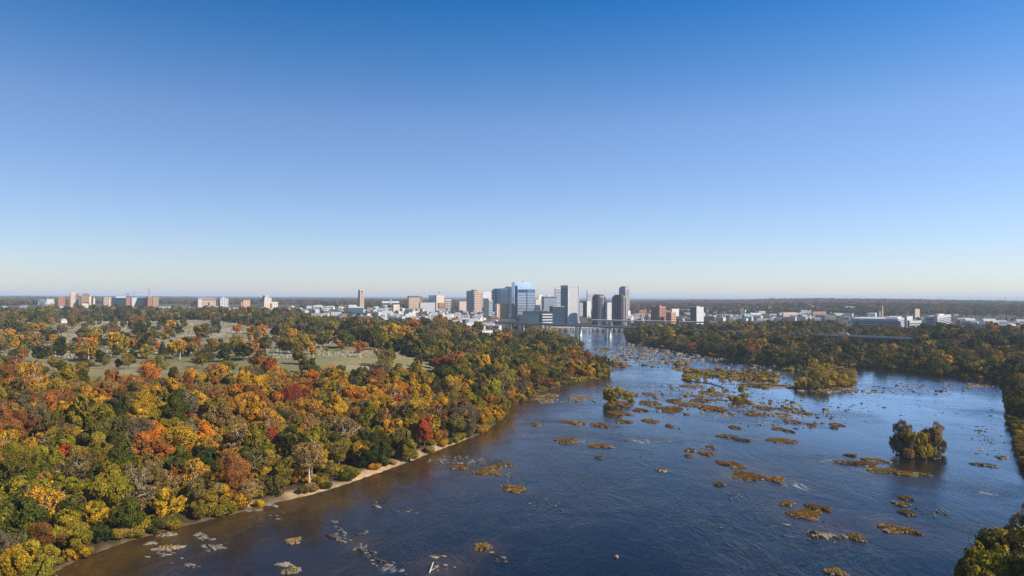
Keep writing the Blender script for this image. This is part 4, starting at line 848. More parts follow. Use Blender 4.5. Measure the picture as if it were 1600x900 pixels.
class Bld:
    """local axes: x runs along the right-hand face, y along the left-hand face, origin at the near corner"""
    def __init__(s, name, label, pl, pc, pr, top, D, ang=45, cat='building', group=None, bury=3, deep=None):
        loc, w1, w2, rz = frame_of(pl, pc, pr, D, ang); s.w1, s.w2 = w1, w2
        if deep: s.w1 = max(s.w1, deep) if pc - pl < 1.5 else s.w1; s.w2 = max(s.w2, deep) if pr - pc < 1.5 else s.w2
        s.z0 = hz(loc.x, loc.y); s.h = ztop(pc, top, D) - s.z0; s.D = D
        s.root = empty(name, (loc.x, loc.y, s.z0), rz); tag(s.root, ' '.join(label.split()[:16]), cat, group); s.bury = bury
        c = loc + Vector((math.cos(rz) * s.w2 - math.sin(rz) * s.w1, math.sin(rz) * s.w2 + math.cos(rz) * s.w1, 0)) / 2
        FOOT.append((c.x, c.y, math.hypot(s.w1, s.w2) / 2 + 4))
    def px(s, py): return ztop(800, py, s.D) - s.z0 + (0)   # height above the base of a picture row at this depth
    def part(s, name, mb, m): return mb.build(name, m, s.root)
    def body(s, m, h=None, name='wall', x0=0, x1=None, y0=0, y1=None, z0=None):
        s.part(name, MB().box(x0, s.w2 if x1 is None else x1, y0, s.w1 if y1 is None else y1, -s.bury if z0 is None else z0, s.h if h is None else h), m); return s
    def bands(s, m, n, z0=4, z1=None, frac=.5, x0=0, x1=None, y0=0, y1=None, proud=.12, name='window_band'):
        z1 = s.h - 3 if z1 is None else z1; x1 = s.w2 if x1 is None else x1; y1 = s.w1 if y1 is None else y1; p = (z1 - z0) / n
        for i in range(n): s.part(name, MB().box(x0 - proud, x1 + proud, y0 - proud, y1 + proud, z0 + i * p, z0 + (i + frac) * p), m)
        return s
    def rows(s, m, n, z0=3, z1=None, frac=.5, bay=7.0, fill=.55, faces='lr', x0=0, x1=None, y0=0, y1=None, name='window_row', proud=.1):
        """a row of separate openings per storey on the two faces the picture shows"""
        z1 = s.h - 2 if z1 is None else z1; x1 = s.w2 if x1 is None else x1; y1 = s.w1 if y1 is None else y1; p = (z1 - z0) / n
        for i in range(n):
            mb = MB(); za, zb = z0 + i * p, z0 + (i + frac) * p
            if 'r' in faces:
                k = max(1, int((x1 - x0) / bay)); q = (x1 - x0) / k
                for j in range(k): mb.box(x0 + (j + .5 - fill / 2) * q, x0 + (j + .5 + fill / 2) * q, y0 - proud, y0 + .3, za, zb)
            if 'l' in faces:
                k = max(1, int((y1 - y0) / bay)); q = (y1 - y0) / k
                for j in range(k): mb.box(x0 - proud, x0 + .3, y0 + (j + .5 - fill / 2) * q, y0 + (j + .5 + fill / 2) * q, za, zb)
            s.part(name, mb, m)
        return s
    def piers(s, m, bay, width, z0=0, z1=None, proud=.7, faces='lr', name='pier', x0=0, x1=None, y0=0, y1=None):
        z1 = s.h if z1 is None else z1; x1 = s.w2 if x1 is None else x1; y1 = s.w1 if y1 is None else y1
        if 'r' in faces:
            k = max(1, int((x1 - x0) / bay))
            for j in range(k + 1): u = x0 + (x1 - x0) * j / k; s.part(name, MB().box(u - width / 2, u + width / 2, y0 - proud, y0 + .2, z0, z1), m)
        if 'l' in faces:
            k = max(1, int((y1 - y0) / bay))
            for j in range(k + 1): u = y0 + (y1 - y0) * j / k; s.part(name, MB().box(x0 - proud, x0 + .2, u - width / 2, u + width / 2, z0, z1), m)
        return s
    def roof(s, m=None, edge=.4, h=.7, name='roof', x0=0, x1=None, y0=0, y1=None, z=None):
        z = s.h if z is None else z; x1 = s.w2 if x1 is None else x1; y1 = s.w1 if y1 is None else y1
        s.part(name, MB().box(x0 - edge, x1 + edge, y0 - edge, y1 + edge, z + .003, z + h), m or ROOFG); return s
    def penthouse(s, m, f0=.3, f1=.7, g0=.3, g1=.7, h=5, z=None, name='penthouse'):
        z = s.h if z is None else z; s.part(name, MB().box(s.w2 * f0, s.w2 * f1, s.w1 * g0, s.w1 * g1, z + .5, z + h), m); return s

# --- downtown, from left to right
b = Bld('office_tower', 'brown stone office tower with dark left face at left end of downtown', 729, 740, 753, 455, 2350)
b.body(PINKC).bands(BROWNB, 11, 4, b.h - 6, .45).roof(BROWNB).penthouse(BROWNB)
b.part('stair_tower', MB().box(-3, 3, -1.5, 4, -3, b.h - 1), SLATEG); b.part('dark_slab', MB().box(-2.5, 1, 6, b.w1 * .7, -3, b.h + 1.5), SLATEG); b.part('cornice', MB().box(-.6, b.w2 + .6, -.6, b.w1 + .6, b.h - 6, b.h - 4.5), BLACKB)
b = Bld('office_tower', 'pale grid-fronted slab peeping out behind the brown stone tower', 753, 754, 768, 456.5, 2900)
b.body(WHITE).rows(GREYC, 14, 4, None, .55, 7, .6, 'r').roof(ROOFW).penthouse(GREYC)
b = Bld('office_block', 'short black glass block in front of the pale grid-fronted slab', 755, 756, 763.5, 466.5, 2250); b.body(TEALG).bands(BLACKB, 8, 3, None, .3).roof(ROOFD)
b = Bld('office_block', 'short greenish grey block beside the short black glass block', 763.5, 764, 770, 469, 2300); b.body(GREYC).rows(TEALG, 8, 3, None, .6, 5, .7, 'r').roof(ROOFG)
b = Bld('glass_tower', 'wide curved blue glass tower left of the tallest glass tower', 768, 776, 799, 452, 2420, 40)
b.body(SLATEG, h=b.px(453.5), y1=b.w1).bands(PALEG, 12, 4, b.px(455), .25, name='floor_band', x1=2)
n = 12; outer = [(b.w2 * i / n, -1.0 + 7 * math.sin(math.pi * i / n) - .5) for i in range(n + 1)]
pts = [(x, y) for x, y in outer] + [(b.w2, b.w1 * .7), (0, b.w1 * .7)]
tops = [b.px(451.2 - 2.2 * (i / n) ** 1.6) for i in range(n + 1)] + [b.px(449), b.px(451.2)]
b.part('curved_facade', MB().prism(pts, -3, 0, tops), BLUEG)
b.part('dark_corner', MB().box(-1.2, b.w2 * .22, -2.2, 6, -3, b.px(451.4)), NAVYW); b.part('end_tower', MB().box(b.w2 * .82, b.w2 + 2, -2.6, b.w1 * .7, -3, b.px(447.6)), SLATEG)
for k in range(10): b.part('floor_line', MB().box(b.w2 * .24, b.w2 * .80, -1.9, 0, 6 + k * 8.5, 6.6 + k * 8.5), NAVYW)
b.part('antenna', MB().tube([(4, 6, b.px(453)), (4, 6, b.px(445))], .35, 5), STEEL)
b = Bld('brick_block', 'square orange brick block with white left edge beneath the blue towers', 774, 777, 795, 475.5, 2080, 62)
b.body(ORANGEB).rows(PINKC, 9, 3, None, .35, 5, .5, 'r').roof(ROOFG).penthouse(WHITE, .3, .6, .3, .6, 3); b.part('white_end', MB().box(-1.2, 1.5, -.8, b.w1 + 1, -3, b.h + 2), WHITE)
b = Bld('glass_tower', 'tallest glass tower with pale crown and white floor lines in central downtown', 803.5, 808, 836, 452, 2060, 62)
b.body(BLUEG).roof(ROOFG)
b.bands(WHITE, 16, 6, b.px(456), .26, name='floor_band', x0=b.w2 * .02, proud=.35)
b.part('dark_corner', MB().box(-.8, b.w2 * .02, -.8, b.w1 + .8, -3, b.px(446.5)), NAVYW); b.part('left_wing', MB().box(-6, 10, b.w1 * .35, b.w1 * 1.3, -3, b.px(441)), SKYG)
b.part('crown', MB().box(1, b.w2 * .9, 2, b.w1, b.h + .8, b.px(446.3)), SKYG); b.part('crown_top', MB().box(-4, b.w2 * .82, 5, b.w1 * 1.1, b.px(446.3) - 1, b.px(440.8)), SKYG)
b.part('notch', MB().box(b.w2 * .52, b.w2 * .56, -.9, .5, -3, b.h), NAVYW); b.part('roof_plant', MB().box(b.w2 * .4, b.w2 * .58, 8, 14, b.px(440.8), b.px(439.4)), GREYC)
sg = MB()
for k, (u, wd) in enumerate(((.10, .05), (.17, .03), (.22, .05), (.29, .03), (.34, .06), (.42, .04), (.47, .05))): sg.box(b.w2 * u, b.w2 * (u + wd), -1.1, -.5, b.px(456.4) + (k % 2) * 1.2, b.px(452.8) - (k % 3))
b.part('sign', sg, NAVYW)
b = Bld('office_block', 'dark stepped low block at the foot of the tallest glass tower', 806, 812, 848, 492, 1950, 62); b.body(TEALG); b.part('upper_step', MB().box(b.w2 * .3, b.w2, 3, b.w1, b.h - 2, b.px(486)), NAVYW); b.bands(SLATEG, 4, 2, b.h - 1, .25, name='floor_band').roof(ROOFD, x1=b.w2 * .29)
b = Bld('office_block', 'white banded terrace block stepping down right of the dark low block', 846, 848, 863, 488, 1900, 62); b.body(NAVYW); b.bands(WHITE, 5, 0, b.h, .4, name='parapet_band', proud=.6); b.part('upper_step', MB().box(1, b.w2 * .6, 2, b.w1, b.h - 1, b.px(485.5)), NAVYW); b.part('top_parapet', MB().box(.6, b.w2 * .62, 1.6, b.w1, b.px(485.5) + .1, b.px(485)), WHITE)
b = Bld('stone_block', 'beige stepped old stone block behind right of the tallest glass tower', 835, 837, 857, 468, 2550); b.body(BEIGE).rows(GREYC, 9, 3, None, .5, 8, .45).roof(ROOFG); b.part('upper_tower', MB().box(b.w2 * .25, b.w2 * .6, b.w1 * .2, b.w1 * .8, b.h - 1, b.px(461)), CREAM); b.part('turret', MB().pyramid(b.w2 * .3, b.w2 * .5, b.w1 * .3, b.w1 * .6, b.px(461), b.px(458.5)), BEIGE)
b = Bld('office_block', 'mid height blue grey block between the two tall towers', 846, 850, 870, 463.5, 2300); b.body(SLATEG).bands(PALEG, 9, 4, None, .3, name='floor_band').roof(ROOFG).penthouse(GREYC)
b = Bld('glass_block', 'dark teal glass block in front of the tall pale grey tower', 859, 864, 882, 479, 1960); b.body(TEALG).piers(SLATEG, 9, .6).bands(NAVYW, 5, 2, None, .4).roof(PALEG, .6, .8)
b = Bld('office_tower', 'striped grey tower half hidden behind left of the pale grey tower', 866.5, 867.5, 879, 449.5, 2500); b.body(PALEG).bands(SLATEG, 18, 4, None, .5).roof(ROOFG)
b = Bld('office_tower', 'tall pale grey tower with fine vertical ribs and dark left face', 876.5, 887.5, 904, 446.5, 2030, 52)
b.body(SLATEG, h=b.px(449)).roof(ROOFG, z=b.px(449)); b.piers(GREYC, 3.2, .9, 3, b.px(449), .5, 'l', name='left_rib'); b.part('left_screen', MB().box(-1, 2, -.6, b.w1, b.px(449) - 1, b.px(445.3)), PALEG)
b.piers(PALEG, 4.4, 1.5, 7, b.px(449), .5, 'r', name='right_rib'); b.part('right_face', MB().box(.6, b.w2 - .6, -.25, .1, 7, b.px(449) - .5), GREYC); b.part('near_fin', MB().box(-1.6, 2.4, -2.0, 1, -3, b.px(445.6)), PALEG); b.part('far_fin', MB().box(b.w2 - 1.2, b.w2 + 1.2, -1.6, 1, -3, b.px(446)), PALEG); b.part('lobby_base', MB().box(.5, b.w2 + 2, -3, 2, -3, 6.5), WHITE)  # sunlit right side put into lighter facing and ribs, shaded left into darker ones
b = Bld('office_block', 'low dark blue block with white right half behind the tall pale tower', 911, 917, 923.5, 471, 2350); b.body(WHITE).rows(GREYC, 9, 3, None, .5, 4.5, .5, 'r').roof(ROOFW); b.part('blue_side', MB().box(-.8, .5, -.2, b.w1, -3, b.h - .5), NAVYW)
b = Bld('office_block', 'small grey block between the tall pale tower and the blue-sided one', 905, 906, 912, 474, 2500); b.body(GREYC).rows(SLATEG, 7, 3, None, .5, 5, .6, 'r').roof(ROOFG)
b = Bld('office_tower', 'white lattice-fronted tower with a flat cap behind the brown chamfered tower', 917, 918, 930.5, 455, 2900); b.body(GREYC).piers(WHITE, 4, 1.1, 3, b.h - 6, .5).bands(SLATEG, 16, 4, b.h - 8, .45).roof(WHITE, .8, 2.2)
def chamfer_tower(label, pl, pc, pr, top, D, ang, wm, strip, sm_):
    b = Bld('office_tower', label, pl, pc, pr, top, D, ang); w, d = b.w2, b.w1; c = min(w, d) * .16
    pts = [(c, 0), (w - c, 0), (w, c), (w, d - c), (w - c, d), (c, d), (0, d - c), (0, c)]
    b.part('wall', MB().prism(pts, -3, b.h - 7), wm); i_ = lambda f: [(w / 2 + (x - w / 2) * f, d / 2 + (y - d / 2) * f) for x, y in pts]
    b.part('shoulder', MB().prism(i_(.86), b.h - 7.01, b.h - 3), wm); b.part('cap', MB().prism(i_(.66), b.h - 3.01, b.h), wm)
    nz = 15; p = (b.h - 12) / nz
    for k in range(nz): b.part('window_band', MB().prism([(w / 2 + (x - w / 2) * 1.006, d / 2 + (y - d / 2) * 1.006) for x, y in pts], 3 + k * p, 3 + (k + .4) * p), NAVYW)
    for u in strip: b.part('bay_strip', MB().box(w * u - 1.1, w * u + 1.1, -.9, .3, -3, b.h - 6), sm_)
    for u in (.3, .5, .7): b.part('bay_strip', MB().box(-.9, .3, d * u - 1.1, d * u + 1.1, -3, b.h - 6), wm)
    for k in range(6): b.part('dormer', MB().box(w * (.16 + .12 * k), w * (.22 + .12 * k), -.4, 2, b.h - 8, b.h - 4.5), sm_)
    return b
chamfer_tower('mauve brown tower with stepped chamfered top, left one of the riverfront pair', 923.5, 936, 948, 460, 1980, 45, MAUVE, (.5,), PINKC)
b = Bld('office_block', 'narrow white block between the two chamfered riverfront towers', 947, 949, 955.5, 473, 2200); b.body(WHITE).piers(GREYC, 5, 1.2, 3, None, .4, 'r').roof(ROOFW)
chamfer_tower('navy fronted chamfered tower with pale strips on its right, right one of the riverfront pair', 955, 972.5, 980.5, 460.5, 1960, 40, MAUVE, (.3, .75), PINKC)
b = Bld('office_tower', 'tall slim grey tower with dark flat cap at right end of downtown', 967.5, 977, 983.5, 449.5, 2500); b.body(GREYC).piers(PALEG, 3.5, .9, 2, b.h - 3, .6).bands(SLATEG, 20, 4, b.h - 8, .5).roof(PALEG, .3, 1.4).penthouse(BLACKB, .15, .85, .15, .85, 4.5)
b = Bld('office_block', 'small bright white block at the foot of the tall slim tower', 980, 981, 985.5, 486, 2150); b.body(WHITE).rows(GREYC, 4, 2, None, .5, 4, .5, 'r').roof(ROOFW)

# --- right of downtown
b = Bld('brick_tower', 'brick office tower with dark left face beyond the dark island wood', 1017, 1031, 1040.5, 479.5, 1980, 35); b.body(BRICK).rows(DARKW, 8, 3, None, .5, 5, .6).roof(ROOFG).penthouse(BROWNB, .2, .6, .2, .6, 4); b.part('corner_bay', MB().box(-.6, 3, -.8, 4, -3, b.h + 1.5), ORANGEB); b.part('base_wing', MB().box(-4, b.w2 + 2, -3, b.w1 * .4, -3, 11), ORANGEB)
b = Bld('brick_block', 'lower brick block with dark left face right of the brick tower', 1041, 1049, 1056.5, 488, 1960, 35); b.body(ORANGEB).rows(DARKW, 5, 3, None, .5, 5, .6).roof(ROOFG)
b = Bld('office_block', 'white framed block behind the lower brick block', 1047, 1050, 1061, 483, 2250, 40); b.body(WHITE).rows(GREYC, 5, 3, None, .55, 6, .6).roof(ROOFW)
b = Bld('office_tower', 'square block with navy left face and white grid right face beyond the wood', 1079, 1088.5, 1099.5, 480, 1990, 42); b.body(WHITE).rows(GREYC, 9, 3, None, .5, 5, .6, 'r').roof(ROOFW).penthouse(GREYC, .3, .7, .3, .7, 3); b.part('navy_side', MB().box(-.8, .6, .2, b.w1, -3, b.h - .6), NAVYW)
for lab, pl, pc, pr, top, D, wm, rm in [('square beige block alone on the far right plain', 1184, 1186, 1196, 486.5, 2700, BEIGE, ROOFG), ('bright white low shed right of the square beige block', 1196, 1197, 1210, 484.5, 3000, WHITE, ROOFW), ('long peach block with many windows on the far right plain', 1222, 1224, 1244, 488.5, 2500, PINKC, ROOFG),
      ('pale grey wide hall with curved-looking roof behind the peach block', 1243, 1245, 1268, 485, 2800, GREYC, ROOFW), ('low red brick hall right of the pale grey hall', 1268, 1270, 1291, 487.5, 2600, BRICK, ROOFG), ('pinkish long low mill far behind the white office row', 1337, 1338, 1356, 484.5, 3300, PINKC, ROOFG)]:
    b = Bld('low_block', lab, pl, pc, pr, top, D, 55); b.body(wm).rows(DARKW, 3, 2, None, .5, 7, .5).roof(rm)
b = Bld('office_row', 'long white banded office row of four stepped wings beyond the viaduct', 1331, 1404, 1414, 499, 1560, 34)
b.body(PALEG); q = b.w1 / 4
for k in range(4): b.part('wing', MB().box(-3 - 1.2 * k, 1, q * k + .5, q * (k + 1) - 1.2, -3, b.h + .8 - .5 * k), PALEG)
for k in range(4):
    for f in range(4): b.part('window_band', MB().box(-3.3 - 1.2 * k, .5, q * k + 1.5, q * (k + 1) - 2.2, 2.5 + f * 4.6, 4.9 + f * 4.6), SLATEG)
b.rows(SLATEG, 4, 2.5, b.h - 1, .5, 6, .5, 'r').roof(ROOFW); b.penthouse(WHITE, .2, .8, .05, .3, 4)
b = Bld('office_block', 'plain white tall block at the right end of the banded office row', 1413, 1417, 1426, 495, 1540, 40); b.body(WHITE).rows(PALEG, 4, 3, None, .4, 6, .4, 'r').roof(ROOFW)
b = Bld('office_block', 'white and grey banded block between the plain white block and the twin slabs', 1418, 1420, 1440, 501.5, 1500, 60); b.body(PALEG).bands(SLATEG, 4, 2, None, .5).roof(ROOFW); b.part('dark_gap', MB().box(-1, 1.5, -1, b.w1, -3, b.h + 1), BLACKB)  # dark strip stands in for the shaded gap beside the white block
b = Bld('office_tower', 'twin banded slabs joined by a plain white core on the right', 1446, 1463, 1486, 495, 1520, 38); b.body(PALEG).bands(SLATEG, 6, 3, None, .55).roof(ROOFW).penthouse(WHITE, .3, .6, .2, .6, 4); b.part('white_core', MB().box(-2.5, 4.5, -2.5, 4.5, -3, b.h + 3), WHITE)
b = Bld('hall', 'pale blue box hall behind the banded office row', 1354, 1356, 1369, 489.5, 1900, 50); b.body(SKYG).roof(ROOFW); b.part('white_end', MB().box(b.w2 - 8, b.w2 + 1, -1, b.w1 * .6, -3, b.h + 1), WHITE)
# chimneys and masts
def chimney(label, px, top, D, r, m): 
    p = at_d(px, 500, D); z0 = hz(p.x, p.y); o = MB().tube([(0, 0, -3), (0, 0, ztop(px, top, D) - z0)], [r, r * .75], 10).build('chimney', m); o.location = (p.x, p.y, z0); tag(o, label, 'chimney')
chimney('slender pale chimney rising behind the banded office row', 1378.5, 478.5, 1850, 2.4, CREAM); chimney('short stout pale chimney next to the slender one', 1374, 486, 1850, 3, BEIGE)
def mast(label, px, top, D, w_, m=STEEL, name='radio_mast'):
    p = at_d(px, 500, D); z0 = hz(p.x, p.y); h = ztop(px, top, D) - z0; mb = MB()
    for sx, sy in ((-1, -1), (1, -1), (0, 1)): mb.tube([(sx * w_, sy * w_, -2), (sx * w_ * .25, sy * w_ * .25, h)], w_ * .16, 4)
    for k in range(8):
        z = h * k / 8; f = 1 - .75 * k / 8; mb.tube([(-w_ * f, -w_ * f, z), (w_ * f, -w_ * f, z + h / 8)], w_ * .1, 4); mb.tube([(w_ * f, -w_ * f, z), (0, w_ * f, z + h / 8)], w_ * .1, 4)
    o = mb.build(name, m); o.location = (p.x, p.y, z0); tag(o, label, 'mast')
mast('dark mast standing behind the plain white block on the right', 1418.5, 485, 1700, 1.6); mast('faint lattice mast on the right horizon above the office row', 1322, 460, 6500, 5); mast('faint lattice mast on the horizon by the right border', 1571, 464, 6500, 7)
mast('thin mast on the left plain between the hotel and the bell tower', 527, 462, 3200, 1.5)
p = at_d(1432, 500, 2300)
b = Bld('brown_tower', 'faint brown slab tower behind the white blocks on the right', 1428, 1430, 1437, 483, 2500, 50); b.body(TAN).rows(GREYC, 10, 3, None, .5, 6, .5, 'r').roof(ROOFG)

# --- left skyline
b = Bld('modern_block', 'white and pale blue modern block at far left of the skyline', 58, 60, 84, 467.5, 2700, 62); b.body(WHITE, h=b.h * .72); b.part('glass_half', MB().box(b.w2 * .05, b.w2 * .45, -1, b.w1, -3, b.h), SKYG); b.part('white_half', MB().box(b.w2 * .55, b.w2 * .98, -1.2, b.w1, -3, b.h + 1), WHITE); b.rows(SLATEG, 4, 3, b.h * .7, .5, 7, .5, 'r').roof(ROOFW, z=b.h * .72, x0=b.w2 * .46, x1=b.w2 * .54)
b = Bld('brick_tower', 'plain red brick tower left of the taller brick pair', 88.5, 91, 101.5, 463, 2750, 60); b.body(BRICK).rows(BROWNB, 13, 3, None, .5, 6, .5).roof(ROOFG)
b = Bld('brick_tower', 'tall brick tower with pale central panel and crowned top', 106, 109, 121, 459, 2800, 60); b.body(BRICK); b.part('pale_panel', MB().box(b.w2 * .15, b.w2 * .75, -.9, .5, 2, b.h + 1.5), BEIGE); b.rows(BROWNB, 14, 3, b.h - 2, .5, 6, .45).roof(ROOFG).penthouse(CREAM, .15, .75, .1, .6, 4)
b = Bld('office_tower', 'dark grey slab squeezed between the two tall brick towers', 117, 118, 126, 463, 2950, 55); b.body(SLATEG).bands(GREYC, 12, 3, None, .3, name='floor_band').roof(ROOFD)
b = Bld('brick_tower', 'brick tower with vertical pale stripes right of the crowned one', 126, 128, 139, 460, 2780, 60); b.body(BROWNB).piers(TAN, 5, 2.0, 3, b.h - 5, .6).rows(BROWNB, 12, 3, b.h - 5, .5, 6, .45).roof(ROOFG).penthouse(BROWNB, .3, .7, .3, .7, 4.5)
b = Bld('church', 'cream church with two slender spires below the striped brick tower', 126, 128, 141, 474, 2600, 62, 'church'); b.body(CREAM); b.part('roof', MB().gable(-.5, b.w2 + .5, -.5, b.w1 + .5, b.h, b.h + 6), ROOFR)
for u, tp in ((1.02, 464.5), (1.5, 468)):
    x = b.w2 * u; s_ = b.part('spire', MB().box(x - 3, x + 3, -3, 3, -3, b.px(tp + 4)), CREAM); MB().pyramid(x - 3.3, x + 3.3, -3.3, 3.3, b.px(tp + 4), b.px(tp - 1)).build('spire_cap', CREAM, s_)
b = Bld('parking_deck', 'long low parking deck of pale concrete and brick below the brick towers', 84, 88, 123, 480.5, 2500, 68); b.body(BRICK).bands(BEIGE, 3, 0, b.h, .45, name='parapet_band', x1=b.w2 * .6).roof(CONC)
b = Bld('apartment_block', 'drab grey brown block with pale right strip left of the navy glass hall', 160, 162, 174, 464, 2700, 58); b.body(TAN).rows(BROWNB, 10, 3, None, .5, 6, .5).roof(ROOFG); b.part('pale_strip', MB().box(b.w2 * .7, b.w2 * .85, -.8, .3, -3, b.h - 4), WHITE)
b = Bld('glass_hall', 'broad navy glass hall with brick right end and white roof plant', 173.5, 175, 204, 465.5, 2500, 66); b.body(NAVYW).bands(SLATEG, 6, 3, None, .18, name='floor_band', x1=b.w2 * .74).roof(ROOFG); b.part('brick_end', MB().box(b.w2 * .76, b.w2 + .5, -1.2, b.w1 * .9, -3, b.h + .5), BRICK); b.part('roof_plant', MB().box(b.w2 * .2, b.w2 * .72, b.w1 * .2, b.w1 * .7, b.h, b.h + 5.5), WHITE)
b = Bld('glass_hall', 'navy glass hall with slanting left edge against a white wall under cranes', 204, 206, 231, 465, 2520, 66); b.body(WHITE).roof(ROOFW)
b.part('slanted_glass', MB().add([(b.w2 * .08, -1.2, 2), (b.w2 + .3, -1.2, 2), (b.w2 + .3, -1.2, b.h - .5), (b.w2 * .36, -1.2, b.h - .5), (b.w2 * .08, .6, 2), (b.w2 + .3, .6, 2), (b.w2 + .3, .6, b.h - .5), (b.w2 * .36, .6, b.h - .5)], [(0, 1, 2, 3), (7, 6, 5, 4), (0, 4, 5, 1), (1, 5, 6, 2), (2, 6, 7, 3), (3, 7, 4, 0)]), NAVYW)
b = Bld('brick_tower', 'red brick block directly under the tallest crane', 229, 231, 238, 463.5, 2520, 58); b.body(BRICK).rows(BROWNB, 8, 3, None, .4, 6, .4).roof(ROOFG).penthouse(GREYC)
b = Bld('apartment_block', 'brown and tan striped block right of the brick block under the crane', 237, 239, 248, 465, 2560, 58); b.body(TAN).piers(BROWNB, 5, 2, 2, b.h - 2, .5).rows(BROWNB, 8, 3, None, .4, 6, .4).roof(ROOFG)
def crane(label, px, top, D, jib, rz):
    p = at_d(px, 480, D); z0 = hz(p.x, p.y); h = ztop(px, top, D) - z0; r = empty('tower_crane', (p.x, p.y, z0), rz); tag(r, label, 'crane', 'tower cranes on the left skyline')
    mb = MB()
    for sx, sy in ((-1, -1), (1, -1), (1, 1), (-1, 1)): mb.tube([(sx, sy, -2), (sx, sy, h * .9)], .28, 4)
    for k in range(10): z = h * .09 * k; mb.tube([(-1, -1, z), (1, -1, z + h * .09)], .16, 4); mb.tube([(1, 1, z), (-1, 1, z + h * .09)], .16, 4)
    mb.build('tower', STEEL, r); j = MB()
    for yy, zz in ((-.9, 0), (.9, 0), (0, 1.6)): j.tube([(-jib * .3, yy, h * .9 + zz), (jib, yy, h * .9 + zz * .6)], .26, 4)
    for k in range(12): x = jib * k / 12; j.tube([(x, -.9, h * .9), (x + jib / 24, 0, h * .9 + 1.4), (x + jib / 12, .9, h * .9)], .14, 4)
    j.build('jib', STEEL, r); MB().box(-jib * .3 - 2, -jib * .3 + 2, -1.2, 1.2, h * .9 - 3, h * .9).build('counterweight', GREYC, r); MB().box(.8, 3, -1, 1, h * .9 - 3, h * .9 - .3).build('cab', CREAM, r)
    MB().tube([(-jib * .28, 0, h * .9 + 1), (0, 0, h), (jib * .7, 0, h * .9 + 1.2)], .14, 4).tube([(0, -.6, h * .88), (0, 0, h)], .4, 4).build('apex', STEEL, r)
crane('tall tower crane standing over the red brick block', 233, 447, 2650, 16, 1.1); crane('low crane with pale jib over the white wall between glass halls', 209, 455, 2650, 26, .35); crane('low crane with pale jib over the left glass hall', 199.5, 457, 2650, 18, 2.8)
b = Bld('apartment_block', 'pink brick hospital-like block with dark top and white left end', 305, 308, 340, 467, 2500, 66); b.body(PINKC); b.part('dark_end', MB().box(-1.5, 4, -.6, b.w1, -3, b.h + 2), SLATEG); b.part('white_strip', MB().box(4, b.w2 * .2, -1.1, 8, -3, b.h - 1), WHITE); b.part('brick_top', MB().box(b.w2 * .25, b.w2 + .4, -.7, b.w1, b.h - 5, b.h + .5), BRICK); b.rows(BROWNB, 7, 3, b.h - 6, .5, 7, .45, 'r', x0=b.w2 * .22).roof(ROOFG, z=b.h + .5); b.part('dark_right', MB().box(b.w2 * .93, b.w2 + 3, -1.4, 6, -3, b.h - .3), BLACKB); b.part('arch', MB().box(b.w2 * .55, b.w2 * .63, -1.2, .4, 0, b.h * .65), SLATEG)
b = Bld('apartment_block', 'white block with strong vertical ribs right of the pink block', 342, 345, 356, 466, 2550, 60); b.body(GREYC).piers(WHITE, 7, 3.4, -2, b.h, 1.2).roof(ROOFW).penthouse(WHITE, .3, .6, .2, .6, 4)
b = Bld('low_block', 'low blue grey roofed hall in front of the white ribbed block', 333, 335, 361, 481, 2350, 66); b.body(GREYC).roof(SLATEG, 1, 2)
b = Bld('low_block', 'peach block with stepped top left of the beige hotel', 378, 380, 391, 469, 2700, 58); b.body(ORANGEB).rows(PINKC, 5, 3, None, .5, 6, .5).roof(ROOFG); b.part('left_step', MB().box(-6, .5, 4, b.w1, -3, b.h * .7), BEIGE)
b = Bld('hotel', 'symmetrical beige stepped hotel with blue shaded left face', 404, 413, 434.5, 472, 2350, 55, 'hotel'); b.body(CREAM).rows(SLATEG, 6, 3, None, .4, 7, .4).roof(ROOFG); b.part('centre_block', MB().box(b.w2 * .1, b.w2 * .62, b.w1 * .2, b.w1 * .9, b.h - 1, b.px(467)), BEIGE); b.part('cap_block', MB().box(b.w2 * .18, b.w2 * .46, b.w1 * .3, b.w1 * .7, b.px(467) - 1, b.px(463.5)), GREYC); b.part('recess', MB().box(b.w2 * .42, b.w2 * .58, -.7, .3, 0, b.h - 4), BROWNB); b.part('left_turret', MB().box(0, 5, b.w1 * .75, b.w1, b.h - 1, b.px(466)), BEIGE)
b = Bld('bell_tower', 'slender tan and grey bell tower standing alone on the left plain', 559.5, 562.5, 569, 476, 2300, 40, 'tower'); H_ = b.px(453.5); b.body(TAN, h=H_ * .93, x0=0, x1=b.w2, y0=0, y1=b.w1)
b.part('belfry', MB().box(b.w2 * .08, b.w2 * .92, b.w1 * .08, b.w1 * .92, H_ * .93 - 1, H_), CREAM)
for u in (.25, .5, .75): b.part('slit_window', MB().box(b.w2 * u - .5, b.w2 * u + .5, -.4, .3, H_ * .2, H_ * .86), BROWNB)
b.part('opening', MB().box(b.w2 * .3, b.w2 * .7, -.2, .6, H_ * .88, H_ * .97), DARKW); b.part('podium', MB().box(-5, b.w2 + 8, -4, b.w1 + 4, -3, 9), GREYC)
b = Bld('arena', 'large bright white roofed arena in front of the bell tower', 541, 545, 568, 481, 2150, 62, 'arena'); b.body(SLATEG, h=b.h); q = MB(); n = 8
q.prism([(-2, -2), (b.w2 + 2, -2), (b.w2 + 2, b.w1 + 2), (-2, b.w1 + 2)], b.h, b.h + 3.5); b.part('roof', q, ROOFW); b.part('roof_ridge', MB().gable(b.w2 * .05, b.w2 * .6, 0, b.w1, b.h + 3.5, b.h + 9), ROOFW)
b = Bld('office_row', 'long white banded building with two gaps beyond the left plain', 595, 597, 623.5, 467.5, 2800, 64); b.body(SLATEG).bands(WHITE, 2, b.h * .25, b.h, .5, name='white_band', proud=.8).roof(ROOFW); b.part('gap_tower', MB().box(b.w2 * .47, b.w2 * .55, -2, b.w1, -3, b.h + 1), GREYC)
